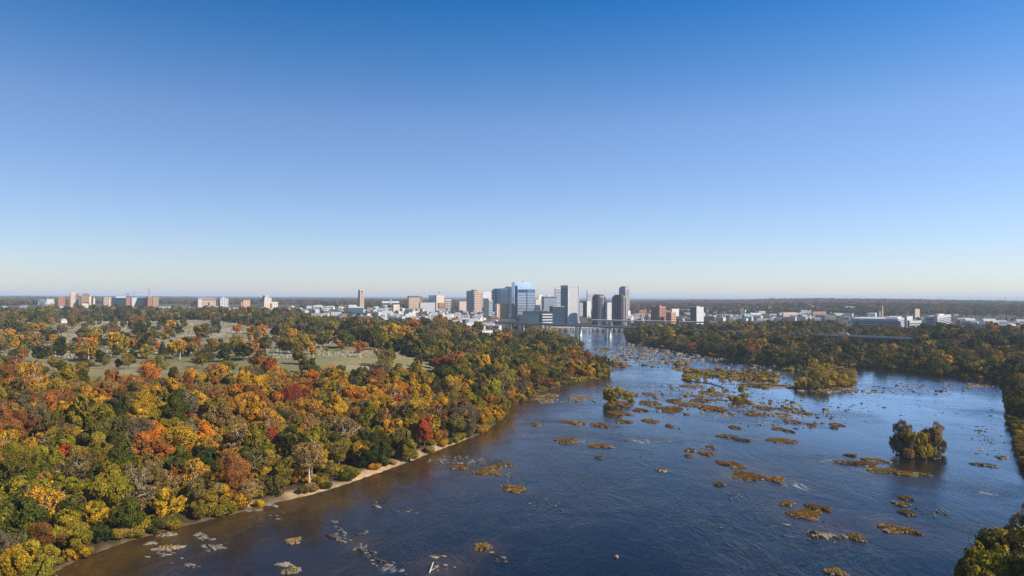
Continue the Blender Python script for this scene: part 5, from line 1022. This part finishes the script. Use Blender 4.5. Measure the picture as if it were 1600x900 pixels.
b = Bld('stone_block', 'big tan block with dark brown cornice left of downtown', 637, 639, 656, 463.5, 2550, 60); b.body(TAN).rows(BROWNB, 7, 3, b.h - 6, .35, 9, .35).roof(BLACKB, .8, 2.5); b.part('brown_top', MB().box(-.5, b.w2 + .5, -.5, b.w1 + .5, b.h - 3, b.h - .2), BROWNB); b.part('right_wing', MB().box(b.w2, b.w2 * 1.3, 6, b.w1, -3, b.h + 1), BROWNB)
b = Bld('office_block', 'dark navy block leaning against the cream stone tower with cupola', 670, 671, 681, 462, 2700, 55); b.body(SLATEG).bands(NAVYW, 8, 3, None, .5).roof(ROOFD, .4, 2)
b = Bld('stone_tower', 'cream stone tower with small cupola left of downtown', 680, 682, 694.5, 461.5, 2600, 58, 'building'); b.body(CREAM).rows(TAN, 8, 3, None, .4, 6, .45).roof(ROOFW); b.part('cupola', MB().box(b.w2 * .3, b.w2 * .5, b.w1 * .3, b.w1 * .5, b.h, b.px(458)), GREYC); b.part('cupola_roof', MB().pyramid(b.w2 * .27, b.w2 * .53, b.w1 * .27, b.w1 * .53, b.px(458), b.px(455.5)), SLATEG)
b = Bld('brick_hall', 'red brick hall with tall arched windows below the cream stone tower', 684, 686, 697, 473.5, 2450, 58); b.body(BRICK).roof(ROOFG)
for u in (.2, .5, .8): b.part('arched_window', MB().prism([(b.w2 * u - 3, -.5), (b.w2 * u + 3, -.5), (b.w2 * u + 3, .3), (b.w2 * u - 3, .3)], 2, b.h * .7), BROWNB)
b = Bld('office_block', 'block with dark square windows right of the cream stone tower', 695, 696, 705, 468, 2650, 58); b.body(WHITE).rows(DARKW, 5, 3, None, .7, 6, .75, 'r').roof(ROOFW)
b = Bld('low_block', 'yellow cream block under the long white banded building', 613, 615, 624.5, 476, 2350, 60); b.body(CREAM).rows(TAN, 5, 3, None, .4, 7, .4).roof(ROOFG)
b = Bld('office_block', 'pale grey wide block under the cream stone tower', 655, 657, 680, 473, 2500, 64); b.body(PALEG).rows(GREYC, 5, 3, None, .45, 7, .5).roof(ROOFW)
b = Bld('office_block', 'pinkish white block just left of the brown stone tower', 716, 718, 729, 471, 2600, 60); b.body(PINKC).rows(WHITE, 6, 3, None, .4, 6, .4).roof(ROOFW)
b = Bld('mill', 'derelict white mill with dark window grid and chimney among treetops', 750, 754, 770, 516.5, 980, 55, 'mill'); b.body(WHITE).rows(DARKW, 3, 2.5, b.h - .6, .62, 3.6, .72).roof(ROOFG, .3, .5); b.part('left_annex', MB().box(-4, 2, b.w1 * .6, b.w1 + 6, -3, b.h - 4), CREAM); b.part('chimney', MB().box(b.w2 * .25, b.w2 * .42, 3, 5, b.h, b.h + 6), PINKC); b.part('right_annex', MB().box(b.w2, b.w2 * 1.3, 2, b.w1 * .8, -3, b.h - 4), WHITE)
b = Bld('low_block', 'small white flat roof peeping from the trees left of the mill', 727, 729, 740, 504.5, 1300, 60); b.body(WHITE).rows(DARKW, 1, 1, None, .5, 5, .5).roof(ROOFW)
b = Bld('chapel', 'white steep-roofed tomb house at left on the cemetery lawn', 16, 18, 24, 535, 900, 60, 'tomb'); b.body(WHITE, h=b.h * .6).roof(PALEG, .3, .3, z=b.h * .6); b.part('spire', MB().pyramid(0, b.w2, 0, b.w1, b.h * .6 + .3, b.h + 3), WHITE); b.part('door', MB().box(b.w2 * .4, b.w2 * .6, -.15, .2, 0, 2.4), DARKW)

# --- low houses and sheds of the town; near-identical ones share a description
WM = [('white', WHITE), ('cream', CREAM), ('pale grey', PALEG), ('brick', BRICK), ('tan', TAN), ('beige', BEIGE), ('grey', GREYC), ('peach', PINKC)]
RM = [('grey', ROOFG), ('white', ROOFW), ('dark', ROOFD), ('red', ROOFR), ('green', GREENR)]
def town(zone, n, x0, x1, d0, d1, size, hgt, wp, rp, gable=.4, seed=0):
    rg = random.Random(seed); tot = defaultdict(list)
    for i in range(n):
        for _ in range(20):
            px = rg.uniform(x0, x1); D = rg.uniform(d0 ** .5, d1 ** .5) ** 2; x = (px - 800) / FPX * D
            if all((x - a) ** 2 + (D - c) ** 2 > (r * .8 + size * .5) ** 2 for a, c, r in FOOT): break
        wn, wm = rg.choices(WM, wp)[0]; rn, rm = rg.choices(RM, rp)[0]; w_ = size * rg.uniform(.6, 1.5); d_ = size * rg.uniform(.5, 1.0); h = hgt * rg.uniform(.7, 1.4)
        g = rg.random() < gable; z = hz(x, D); r = empty('house' if g else 'flat_roofed_building', (x, D, z), rg.uniform(-.9, .3))
        MB().box(-w_ / 2, w_ / 2, -d_ / 2, d_ / 2, -2, h).build('wall', wm, r)
        if g: MB().gable(-w_ / 2 - .4, w_ / 2 + .4, -d_ / 2 - .4, d_ / 2 + .4, h, h + d_ * .38).build('roof', rm, r)
        else: MB().box(-w_ / 2 - .2, w_ / 2 + .2, -d_ / 2 - .2, d_ / 2 + .2, h + .003, h + .6).build('roof', rm, r)
        nst = max(1, int(h / 4))
        for s_ in range(nst):
            mb = MB(); k = max(2, int(w_ / 6))
            for j in range(k): u = -w_ / 2 + w_ * (j + .3) / k; mb.box(u, u + w_ * .4 / k, -d_ / 2 - .1, -d_ / 2 + .2, 1.2 + s_ * 4, 2.9 + s_ * 4)
            mb.build('window_row', DARKW if wn in ('white', 'cream', 'pale grey') else SLATEG, r)
        FOOT.append((x, D, max(w_, d_) * .6)); tot[(wn, rn, g)].append(r)
    for (wn, rn, g), L in tot.items():
        nm = 'house' if g else 'flat-roofed building'; L.sort(key=lambda o: o.location.x / o.location.y)
        for o in L:
            tag(o, ' '.join(f'small {wn} {nm} with {rn} {"pitched " if g else ""}roof {zone}'.split()[:16]), 'house' if g else 'building', f'{wn} {nm}s with {rn} roofs {zone}')
town('by the lawn at the far left', 9, 5, 110, 1350, 1700, 14, 6, (6, 3, 1, 1, 1, 1, 0, 1), (3, 3, 2, 1, 0), .7, 1)
town('under the left skyline', 30, 0, 260, 2050, 2500, 26, 8, (4, 3, 3, 3, 2, 2, 2, 1), (4, 4, 2, 1, 0), .15, 2)
town('between the ribbed block and the hotel', 26, 262, 470, 2100, 2700, 20, 8, (6, 3, 4, 1, 1, 2, 2, 1), (4, 5, 2, 1, 0), .3, 3)
town('on the plain around the bell tower', 66, 470, 640, 1750, 2900, 20, 8, (8, 4, 5, 2, 2, 2, 3, 1), (4, 6, 3, 1, 1), .35, 4)
town('on the slope left of downtown', 96, 600, 785, 1550, 2500, 17, 8, (10, 4, 5, 2, 2, 2, 2, 1), (5, 6, 2, 1, 1), .45, 5)
town('between the downtown towers', 14, 780, 985, 2150, 2800, 28, 16, (5, 3, 4, 3, 2, 3, 4, 2), (5, 4, 2, 0, 0), 0, 6)
town('right of downtown by the far bank', 30, 985, 1080, 2000, 2900, 24, 10, (5, 3, 4, 4, 2, 2, 3, 5), (3, 3, 2, 4, 0), .15, 7)
town('on the plain beyond the dark wood', 130, 1060, 1330, 2150, 3600, 26, 8, (10, 3, 7, 2, 1, 2, 5, 2), (5, 9, 2, 1, 1), .08, 8)
town('in the white cluster at the right border', 34, 1512, 1600, 1500, 2000, 24, 8, (12, 2, 5, 1, 0, 1, 2, 0), (3, 9, 1, 0, 0), .1, 9)
town('scattered around the right offices', 18, 1290, 1510, 1800, 3000, 22, 7, (6, 2, 4, 2, 1, 1, 3, 2), (4, 5, 2, 1, 0), .15, 10)
# ---------------------------------------------------------------- bridges
def beam(mb, A, B, half, z0, z1):
    d = (B - A); nn = Vector((-d.y, d.x, 0)).normalized() * half
    q = [A - nn, B - nn, B + nn, A + nn]
    mb.add([(p.x, p.y, p.z + z0) for p in q] + [(p.x, p.y, p.z + z1) for p in q], [(0, 3, 2, 1), (4, 5, 6, 7), (0, 1, 5, 4), (1, 2, 6, 5), (2, 3, 7, 6), (3, 0, 4, 7)]); return mb
def off(A, B, k): d = (B - A); nn = Vector((-d.y, d.x, 0)).normalized(); return A + nn * k, B + nn * k
A = at_d(740, 501.2, 1640); B = at_d(1660, 538, 900)
def on_deck(px): tx = (px - 800) / FPX; return A + (B - A) * ((tx * A.y - A.x) / ((B.x - A.x) - tx * (B.y - A.y)))
A = on_deck(778)
r = empty('highway_bridge', (0, 0, 0)); tag(r, 'long grey concrete highway bridge on tall flared piers crossing the whole river', 'bridge')
beam(MB(), A, B, 11, -.9, 0).build('deck', CONC, r); beam(MB(), A, B, 8.5, -3.2, -.903).build('girder', mat('dark_girder', (.15, .145, .14), .8, .15, .1), r); beam(MB(), A, B, 10.2, .003, .05).build('roadway', ASPH, r)  # girder in one even grey, darker than the deck
for s_ in (-10.7, 10.7): a, c = off(A, B, s_); beam(MB(), a, c, .2, .003, 1.15).build('parapet', CONC, r)
dirv = (B - A).normalized(); crossv = Vector((-dirv.y, dirv.x, 0)).normalized()
for px in (795, 815, 843, 856, 904, 950, 1000, 1055, 1110, 1170, 1240, 1310, 1385, 1470):
    # point of the deck line seen at this pixel column
    tx = (px - 800) / FPX; t_ = (tx * A.y - A.x) / ((B.x - A.x) - tx * (B.y - A.y)); c = A + (B - A) * t_
    zb = min(hz(c.x, c.y), 0) - 2 if hz(c.x, c.y) < 1 else hz(c.x, c.y) - 2
    p = empty('pier', (c.x, c.y, 0)); p.parent = r; p.rotation_euler = (0, 0, math.atan2(dirv.y, dirv.x)); top = c.z - 3.2
    for sgn in (-1, 1):
        mb = MB(); y = 6.2 * sgn; w0, w1 = (3.6, 1.9)
        mb.add([(-w0 / 1.6, y - w0 + .8 * sgn, zb), (w0 / 1.6, y - w0 + .8 * sgn, zb), (w0 / 1.6, y + w0 * .7 + .8 * sgn, zb), (-w0 / 1.6, y + w0 * .7 + .8 * sgn, zb),
                (-w1 / 1.3, y - w1, top - 1.2), (w1 / 1.3, y - w1, top - 1.2), (w1 / 1.3, y + w1, top - 1.2), (-w1 / 1.3, y + w1, top - 1.2)], [(0, 3, 2, 1), (4, 5, 6, 7), (0, 1, 5, 4), (1, 2, 6, 5), (2, 3, 7, 6), (3, 0, 4, 7)])
        mb.build('column', CONC, p)
    MB().box(-2, 2, -9.5, 9.5, top - 1.197, top - .003).build('cap_beam', CONC, p)
for px in (1312.5, 1320.5):
    tx = (px - 800) / FPX; t_ = (tx * A.y - A.x) / ((B.x - A.x) - tx * (B.y - A.y)); c = A + (B - A) * t_ + crossv * 4
    v = empty('box_truck', (c.x, c.y, c.z + .06), math.atan2(dirv.y, dirv.x)); tag(v, f'white box truck {"ahead on the left" if px < 1315 else "following on the right"} of a pair on the viaduct', 'truck', 'white trucks on the viaduct')
    MB().box(-4, 2.2, -1.25, 1.25, 1.0, 4.2).build('cargo_box', WHITE, v); MB().add([(2.3, -1.15, .7), (4.4, -1.15, .7), (4.4, 1.15, .7), (2.3, 1.15, .7), (2.3, -1.1, 2.9), (3.7, -1.1, 2.9), (3.7, 1.1, 2.9), (2.3, 1.1, 2.9)], [(0, 3, 2, 1), (4, 5, 6, 7), (0, 1, 5, 4), (1, 2, 6, 5), (2, 3, 7, 6), (3, 0, 4, 7)]).build('cab', WHITE, v)
    for wx in (-2.8, 3.3):
        for wy in (-1.15, 1.15): MB().tube([(wx, wy - .15, .5), (wx, wy + .15, .5)], .5, 10).build('wheel', DARKM, v)
# low arched bridge behind it
A2 = at_d(845, 510.6, 1640); B2 = at_d(980, 511.4, 1640); A2.z = B2.z = A2.z
r = empty('arch_bridge', (0, 0, 0)); tag(r, 'low pale bridge on many dark arches seen under the highway bridge', 'bridge'); beam(MB(), A2, B2, 4, -1.6, 0).build('deck', CONC, r)
L_ = (B2 - A2).length; npier = 16
for k in range(npier + 1):
    c = A2.lerp(B2, k / npier); q = L_ / npier
    MB().box(c.x - q * .15, c.x + q * .15, c.y - 3.2, c.y + 3.2, -3, c.z - 1.603).build('pier', BROWNB, r)
    if k < npier:
        m_ = MB(); c0 = c.x + q * .15; wv = q * .7
        for j in range(6):
            u0, u1 = j / 6, (j + 1) / 6; z0, z1 = 2.4 * math.sin(math.pi * u0) ** .6, 2.4 * math.sin(math.pi * u1) ** .6; yy = c.y + (B2.y - A2.y) / npier * .5
            zb0, zb1 = c.z - 7.4 + 2 * z0, c.z - 7.4 + 2 * z1; zt = c.z - 1.606
            m_.add([(c0 + wv * u0, yy - 3, zb0), (c0 + wv * u1, yy - 3, zb1), (c0 + wv * u1, yy - 3, zt), (c0 + wv * u0, yy - 3, zt), (c0 + wv * u0, yy + 3, zb0), (c0 + wv * u1, yy + 3, zb1), (c0 + wv * u1, yy + 3, zt), (c0 + wv * u0, yy + 3, zt)], [(0, 1, 2, 3), (7, 6, 5, 4), (0, 4, 5, 1), (2, 6, 7, 3)])
        m_.build('arch', CONC, r)
# flat dark bridge further back, right of the river mouth
A3 = at_d(925, 499.6, 1930); B3 = at_d(1120, 503.5, 1840)
r = empty('girder_bridge', (0, 0, 0)); tag(r, 'flat dark blue girder bridge beyond the highway bridge right of the towers', 'bridge'); beam(MB(), A3, B3, 7, -2.8, 0).build('girder', SLATEG, r); beam(MB(), A3, B3, 7.4, .003, .9).build('deck', CONC, r)
for k in range(9):
    c = A3.lerp(B3, (k + .5) / 9); MB().box(c.x - 1.2, c.x + 1.2, c.y - 5, c.y + 5, min(hz(c.x, c.y), 0) - 2, c.z - 2.803).build('pier', CONC, r)
# low lamp poles at the sports field on the left
for i, (px, top, nm) in enumerate(((138, 489, 'left'), (91, 490, 'far left'), (160, 491, 'right'))):
    p = on_ground(px, 503); z = p.z; h = max(14, ztop(px, top, p.y) - z); o = MB().tube([(0, 0, -1), (0, 0, h)], [.35, .2], 6).box(-2.2, 2.2, -.3, .3, h - 1.2, h + .6).build('floodlight_pole', STEEL); o.location = p
    tag(o, f'tall floodlight pole, {["the middle one of three", "the leftmost of three", "the rightmost of three"][i]} beyond the cemetery lawn', 'light pole', 'floodlight poles beyond the lawn')
# ---------------------------------------------------------------- headstones on the lawn
HS = []
for (w_, d_, h_, kd) in ((.9, .35, 1.3, 'slab'), (.7, .7, 2.6, 'obelisk'), (1.3, .5, 1.0, 'slab'), (.8, .4, 1.9, 'cross')):
    mb = MB().box(-w_ / 2 - .15, w_ / 2 + .15, -d_ / 2 - .12, d_ / 2 + .12, -.4, .22)
    if kd == 'slab': mb.box(-w_ / 2, w_ / 2, -d_ / 2, d_ / 2, .22, h_)
    elif kd == 'obelisk': mb.add([(-.33, -.33, .22), (.33, -.33, .22), (.33, .33, .22), (-.33, .33, .22), (-.18, -.18, h_), (.18, -.18, h_), (.18, .18, h_), (-.18, .18, h_)], [(0, 1, 5, 4), (1, 2, 6, 5), (2, 3, 7, 6), (3, 0, 4, 7)]).pyramid(-.18, .18, -.18, .18, h_, h_ + .35)
    else: mb.box(-.14, .14, -.12, .12, .22, h_).box(-.42, .42, -.1, .1, h_ * .62, h_ * .78)
    HS.append((kd, mb.mesh('headstone', mat('gravestone', (.40, .37, .32), .8, .15, 1.0))))
Q = []
for yy in np.arange(560, 1750, 7.0):
    xs = np.arange(-1250, 200, 4.6); xs = xs + RNG.uniform(-1.2, 1.2, len(xs)); Q.append(np.stack([xs, yy + RNG.uniform(-1.5, 1.5, len(xs))], 1))
Q = np.concatenate(Q); keep = in_poly(Q[:, 0], Q[:, 1], CEM) & (vnoise(Q[:, 0], Q[:, 1], 55, 71) > .5) & (RNG.random(len(Q)) < .42); Q = Q[keep]
ZH = height(Q[:, 0], Q[:, 1]); HX, HY, HD = proj(Q[:, 0], Q[:, 1], ZH); vis = (HX > 0) & (HX < 1600) & (HY < 560); Q, ZH, HD, HX = Q[vis], ZH[vis], HD[vis], HX[vis]
o_ = np.argsort(HD); Q, ZH, HD, HX = Q[o_], ZH[o_], HD[o_], HX[o_]
sel = np.arange(len(Q)) < 300
lab_ = {'slab': 'pale upright gravestone slab on the front part of cemetery lawn', 'obelisk': 'slim pale obelisk monument on the front part of cemetery lawn', 'cross': 'pale stone cross on the front part of cemetery lawn'}
for i in np.nonzero(sel)[0]:
    kd, me = HS[i % 4 if i % 3 else 0]; o = mesh_obj('gravestone', me); s_ = random.uniform(.8, 1.35); o.location = (Q[i, 0], Q[i, 1], ZH[i]); o.scale = (s_,) * 3; o.rotation_euler = (0, 0, random.uniform(-.15, .35)); tag(o, lab_[kd], 'gravestone', {'slab': 'gravestone slabs on the front lawn', 'obelisk': 'obelisks on the front lawn', 'cross': 'stone crosses on the front lawn'}[kd])
mb = MB()
for i in np.nonzero(~sel)[0][::1][:5000]:
    x, y, z = Q[i, 0], Q[i, 1], ZH[i]; s_ = random.uniform(.45, .8); h_ = random.choice([1.1, 1.4, 1.4, 2.4]); mb.box(x - s_, x + s_, y - .25, y + .25, z - .3, z + h_)
tag(mb.build('gravestones_beyond', mat('gravestone', (.40, .37, .32))), kind='stuff')
# narrow lanes winding over the lawn, laid on the ground
def lane(pts, wd, label):
    P = []
    for (x0, y0), (x1, y1) in zip(pts[:-1], pts[1:]):
        n = max(2, int(math.hypot(x1 - x0, y1 - y0) / 6)); P += [(x0 + (x1 - x0) * k / n, y0 + (y1 - y0) * k / n) for k in range(n)]
    P.append(pts[-1]); V = []; F = []
    for i, (x, y) in enumerate(P):
        a = P[max(i - 2, 0)]; c = P[min(i + 2, len(P) - 1)]; d = Vector((c[0] - a[0], c[1] - a[1], 0)).normalized(); nn = Vector((-d.y, d.x, 0)) * wd / 2
        for s_ in (-1, 1): V.append((x + nn.x * s_, y + nn.y * s_, hz(x + nn.x * s_, y + nn.y * s_) + .18))
        if i: F.append((2 * i - 2, 2 * i - 1, 2 * i + 1, 2 * i))
    me = bpy.data.meshes.new('cemetery_lane'); me.from_pydata(V, [], F); me.materials.append(mat('gravel_lane', (.27, .245, .20), .95, .15, .4)); me.update()
    o = mesh_obj('path', me); o['kind'] = 'structure'
lane([(-700, 1000), (-560, 960), (-420, 985), (-300, 930), (-190, 880), (-100, 830)], 4.5, '')
lane([(-560, 960), (-520, 860), (-430, 780), (-300, 740), (-220, 700)], 4, '')
lane([(-420, 985), (-440, 1120), (-540, 1260), (-700, 1340)], 4.5, '')
FT = np.array(FOOT)
def clear(x, y): return not ((FT[:, 0] - x) ** 2 + (FT[:, 1] - y) ** 2 < FT[:, 2] ** 2).any()
def town_px(px, y): return (470 < px < 800 and y > 1480) or (800 <= px < 1340 and y > 1750) or (px <= 470 and y > 2000) or (1500 < px and y > 1450) or (1320 < px and y > 1500)
TREES = [q for q in TREES if q['y'] < 850 or q['note'] or (clear(q['x'], q['y']) and not (town_px(q['px'], q['y']) and random.random() < (.88 if 455 < q['px'] < 800 else .86 if 1040 < q['px'] < 1340 else .7)))]
for q in TREES:
    if q['y'] > 1450 and town_px(q['px'], q['y']): q['sc'] *= .5
# the trees that show largest are things of their own; the rest of the wood is one mass
TREES.sort(key=lambda q: -q['size'])
SINGLE = TREES[:N_SINGLE]; REST = TREES[N_SINGLE:]
ORD = ['first', 'second', 'third', 'fourth', 'fifth', 'sixth', 'seventh', 'eighth', 'ninth', 'tenth', 'eleventh', 'twelfth', 'thirteenth', 'fourteenth', 'fifteenth', 'sixteenth']
SHAPE = {'round': 'rounded', 'tall': 'tall narrow', 'open': 'pale-limbed open', 'cedar': 'pointed', 'bare': 'thin twiggy', 'shrub': 'low bushy', 'thicket': 'dense low-crowned'}
def tree_zone(q):
    x, y, px = q['x'], q['y'], q['px']
    if q['note'] == 'corner': return 'in the clump at the lower right corner'
    if q['note'] == 'islet':
        if 1380 < px < 1490: return 'on the small wooded islet alone in open water'
        if 1238 < px: return 'on the large wooded islet off the far shore'
        if 930 < px < 995 and q['z'] < 1 and y > 600 and q['py'] < 575: return 'on the spit beyond the wooded point'
        if 930 < px < 1000: return 'on the two-tree islet off the wooded point'
        if px < 930: return 'on the islet before the bridge' if px > 600 else 'on the sand bar by the beach'
        return 'on the grassy rock shelf midriver'
    if x > .2 * y and px > 1560: return 'along the right edge of the river'
    if x > .12 * y and y > 600: return 'in the dark wood on the far right shore'
    if in_poly(np.array([x]), np.array([y]), CEM)[0] or (y > 620 and px < 700 and q['py'] < 556):
        return 'on the cemetery lawn ' + ('at its left end' if px < 100 else 'left of the two pointed cedars' if px < 240 else 'near the two pointed cedars' if px < 340 else 'towards its narrow end' if px < 520 else 'at its far right tip')
    s = float(sdf(np.array([x]), np.array([y]))[0])
    row = 'at the water\'s edge' if s < 17 else 'just behind the waterside trees' if s < 45 else 'halfway up the wooded slope' if s < 110 else 'at the top of the wooded slope'
    sec = ('by the left border' if px < 110 else 'upstream of the stone heap' if px < 240 else 'above the stone heap' if px < 390 else 'over the start of the beach' if px < 500 else
           'over the middle of the beach' if px < 610 else 'over the end of the beach' if px < 720 else 'past the beach' if px < 810 else 'near the wooded point')
    return row + ' ' + sec
from collections import defaultdict
grp = defaultdict(list)
for q in SINGLE: q['zone'] = tree_zone(q); grp[(q['col'], q['st'], q['zone'])].append(q)
def cap(s, n=16): return ' '.join(s.split()[:n])
for (colr, st, zone), L in grp.items():
    L.sort(key=lambda q: q['px']); n = len(L)
    for k, q in enumerate(L):
        nm = {'shrub': 'bush', 'cedar': 'cedar', 'open': 'sycamore'}.get(st, 'tree')
        base = f'{SHAPE[st]} {colr} {nm} {zone}'
        if n == 1: q['label'] = base
        elif n == 2: q['label'] = ('left ' if k == 0 else 'right ') + base
        else: q['label'] = (ORD[min(k, 15)] + ' ' if k else 'leftmost ') + base + (' from left' if k else '')
        q['label'] = cap(q['label'])
GRP = {'tree': 'autumn trees of the riverside wood', 'cedar': 'pointed cedars on the cemetery lawn', 'sycamore': 'pale-limbed sycamores by the river', 'bush': 'bushes on the banks and islets'}
NAME = {'shrub': 'bush', 'cedar': 'cedar_tree', 'open': 'sycamore_tree', 'bare': 'thin_tree'}
cnt = defaultdict(int)
for q in SINGLE:
    st = q['st']; cm, tm = VAR[st][cnt[st] % len(VAR[st])]; cnt[st] += 1
    nm = NAME.get(st, 'broadleaf_tree')
    r = empty(nm, (q['x'], q['y'], q['z']), q['rot']); r.scale = (q['sc'], q['sc'], q['sc'] * q['zs'])
    kind = {'shrub': 'bush', 'cedar': 'cedar', 'open': 'sycamore'}.get(st, 'tree')
    tag(r, q['label'], 'bush' if kind == 'bush' else 'tree', GRP[kind])
    c = mesh_obj('crown', cm, r); j = random.uniform(.85, 1.15) * (1.3 if q['note'] else 1.15)
    a, b2 = PAL[q['col']]
    c['tint'] = [v * j * random.uniform(.93, 1.07) for v in a]; c['tint_two'] = [v * j for v in b2]
    mesh_obj('stems' if st == 'shrub' else 'trunk', tm, r)

def wood_object(name, pts, protos):
    """one object: copies of the coarse trees stand on its points"""
    me = bpy.data.meshes.new(name); n = len(pts['co'])
    me.vertices.add(n); me.vertices.foreach_set('co', np.asarray(pts['co'], np.float32).ravel())
    for an, ty, key in (('pick', 'INT', 'pick'), ('spin', 'FLOAT', 'spin'), ('size', 'FLOAT_VECTOR', 'size'), ('tint', 'FLOAT_VECTOR', 'tint'), ('tint_two', 'FLOAT_VECTOR', 'tint_two')):
        a = me.attributes.new(an, ty, 'POINT'); a.data.foreach_set('vector' if ty == 'FLOAT_VECTOR' else 'value', np.asarray(pts[key], np.int32 if ty == 'INT' else np.float32).ravel())
    o = mesh_obj(name, me)
    g = bpy.data.node_groups.new(name, 'GeometryNodeTree'); g.interface.new_socket('Geometry', in_out='INPUT', socket_type='NodeSocketGeometry'); g.interface.new_socket('Geometry', in_out='OUTPUT', socket_type='NodeSocketGeometry')
    gi = g.nodes.new('NodeGroupInput'); go = g.nodes.new('NodeGroupOutput')
    iop = g.nodes.new('GeometryNodeInstanceOnPoints'); iop.inputs['Pick Instance'].default_value = True
    g2i = g.nodes.new('GeometryNodeGeometryToInstance')
    for p in reversed(protos):                            # a multi-input socket keeps the newest link first
        oi = g.nodes.new('GeometryNodeObjectInfo'); oi.inputs['Object'].default_value = p; oi.inputs['As Instance'].default_value = False
        g.links.new(oi.outputs['Geometry'], g2i.inputs[0])
    def NA(nm, ty): n = g.nodes.new('GeometryNodeInputNamedAttribute'); n.data_type = ty; n.inputs['Name'].default_value = nm; return n.outputs[0]
    g.links.new(gi.outputs[0], iop.inputs['Points']); g.links.new(g2i.outputs[0], iop.inputs['Instance'])
    g.links.new(NA('pick', 'INT'), iop.inputs['Instance Index'])
    cx = g.nodes.new('ShaderNodeCombineXYZ'); g.links.new(NA('spin', 'FLOAT'), cx.inputs[2]); g.links.new(cx.outputs[0], iop.inputs['Rotation'])
    g.links.new(NA('size', 'FLOAT_VECTOR'), iop.inputs['Scale']); g.links.new(iop.outputs[0], go.inputs[0])
    md = o.modifiers.new('plant', 'NODES'); md.node_group = g
    return tag(o, kind='stuff')
def merged_proto(name, meshes):
    """trunk and crown in one mesh with two materials, kept out of the scene"""
    Vs, Fl, Fs, Mi, mix, val, n = [], [], [], [], [], [], 0
    me = bpy.data.meshes.new(name)
    vs = []; fs = []; mi = []
    for k, m in enumerate(meshes):
        co = np.empty(len(m.vertices) * 3, np.float32); m.vertices.foreach_get('co', co); b = len(vs)
        vs += [tuple(v) for v in co.reshape(-1, 3)]
        fs += [tuple(i + b for i in p.vertices) for p in m.polygons]; mi += [k] * len(m.polygons)
        if 'leaf_mix' in m.attributes:
            a = np.empty(len(m.polygons), np.float32); m.attributes['leaf_mix'].data.foreach_get('value', a); mix += list(a)
            a = np.empty(len(m.polygons), np.float32); m.attributes['leaf_value'].data.foreach_get('value', a); val += list(a)
        else: mix += [0] * len(m.polygons); val += [1] * len(m.polygons)
        me.materials.append(m.materials[0])
    me.from_pydata(vs, [], fs); me.polygons.foreach_set('material_index', mi)
    for an, arr in (('leaf_mix', mix), ('leaf_value', val)):
        a = me.attributes.new(an, 'FLOAT', 'FACE'); a.data.foreach_set('value', np.asarray(arr, np.float32))
    me.update(); return bpy.data.objects.new(name, me)
# detailed prototypes for the nearer part of the mass, coarse ones for the far part
NEARP, FARP = [], []; NI = defaultdict(list); FI = defaultdict(list)
for st in VAR:
    for cm, tm in VAR[st]: NI[st].append(len(NEARP)); NEARP.append(merged_proto('wood_source', [cm, tm]))
for st, cm, tm in LOD: FI[st].append(len(FARP)); FARP.append(merged_proto('wood_source', [cm, tm]))
def pts_of(L, idx, k=1.0):
    d = dict(co=[], pick=[], spin=[], size=[], tint=[], tint_two=[])
    for q in L:
        j = random.uniform(.82, 1.18) * (1.35 if q['note'] else k); a, b2 = PAL[q['col']]
        d['co'].append((q['x'], q['y'], q['z'])); d['pick'].append(random.choice(idx[q['st']])); d['spin'].append(q['rot']); d['size'].append((q['sc'], q['sc'], q['sc'] * q['zs']))
        d['tint'].append([v * j for v in a]); d['tint_two'].append([v * j for v in b2])
    return d
nearL = [q for q in REST if q['y'] < 620]; farL = [q for q in REST if q['y'] >= 620]
d1 = pts_of(nearL, NI, 1.15); FI2 = {k: [i + len(NEARP) for i in v] for k, v in FI.items()}; d2 = pts_of(farL, FI2, 1.2)
wood_object('woodland', {k: d1[k] + d2[k] for k in d1}, NEARP + FARP)

# far woods: clumps thinning into the haze, out to where trees stop reading one by one
d = dict(co=[], pick=[], spin=[], size=[], tint=[], tint_two=[])
yy = 2700.0
while yy < 9000:
    c = 17 + (yy - 2700) / 6300 * 60
    xs = np.arange(-1.15 * yy, 1.1 * yy, c); xs = xs + RNG.uniform(-.5, .5, len(xs)) * c; ys = yy + RNG.uniform(-.5, .5, len(xs)) * c
    hh = height(xs, ys); tw = vnoise(xs, ys, 260, 51); px, py, _ = proj(xs, ys, hh)
    for x, y, h, q, p in zip(xs, ys, hh, tw, px):
        if -480 < p < 2000 and not (y < 4200 and (random.random() < .5 or not clear(x, y))) and not (q > .62 and y < 5500 and random.random() < .8):
            colr = pickw(FAR_L); a, b2 = PAL[colr]; s = random.uniform(.8, 1.2) * c / 15
            d['co'].append((x, y, h)); d['pick'].append(random.choice(FI['round'])); d['spin'].append(random.uniform(0, 6)); d['size'].append((s, s, min(s, 1.25) * random.uniform(.8, 1.2))); d['tint'].append(a); d['tint_two'].append(b2)
    yy += c
wood_object('distant_woods', d, FARP)
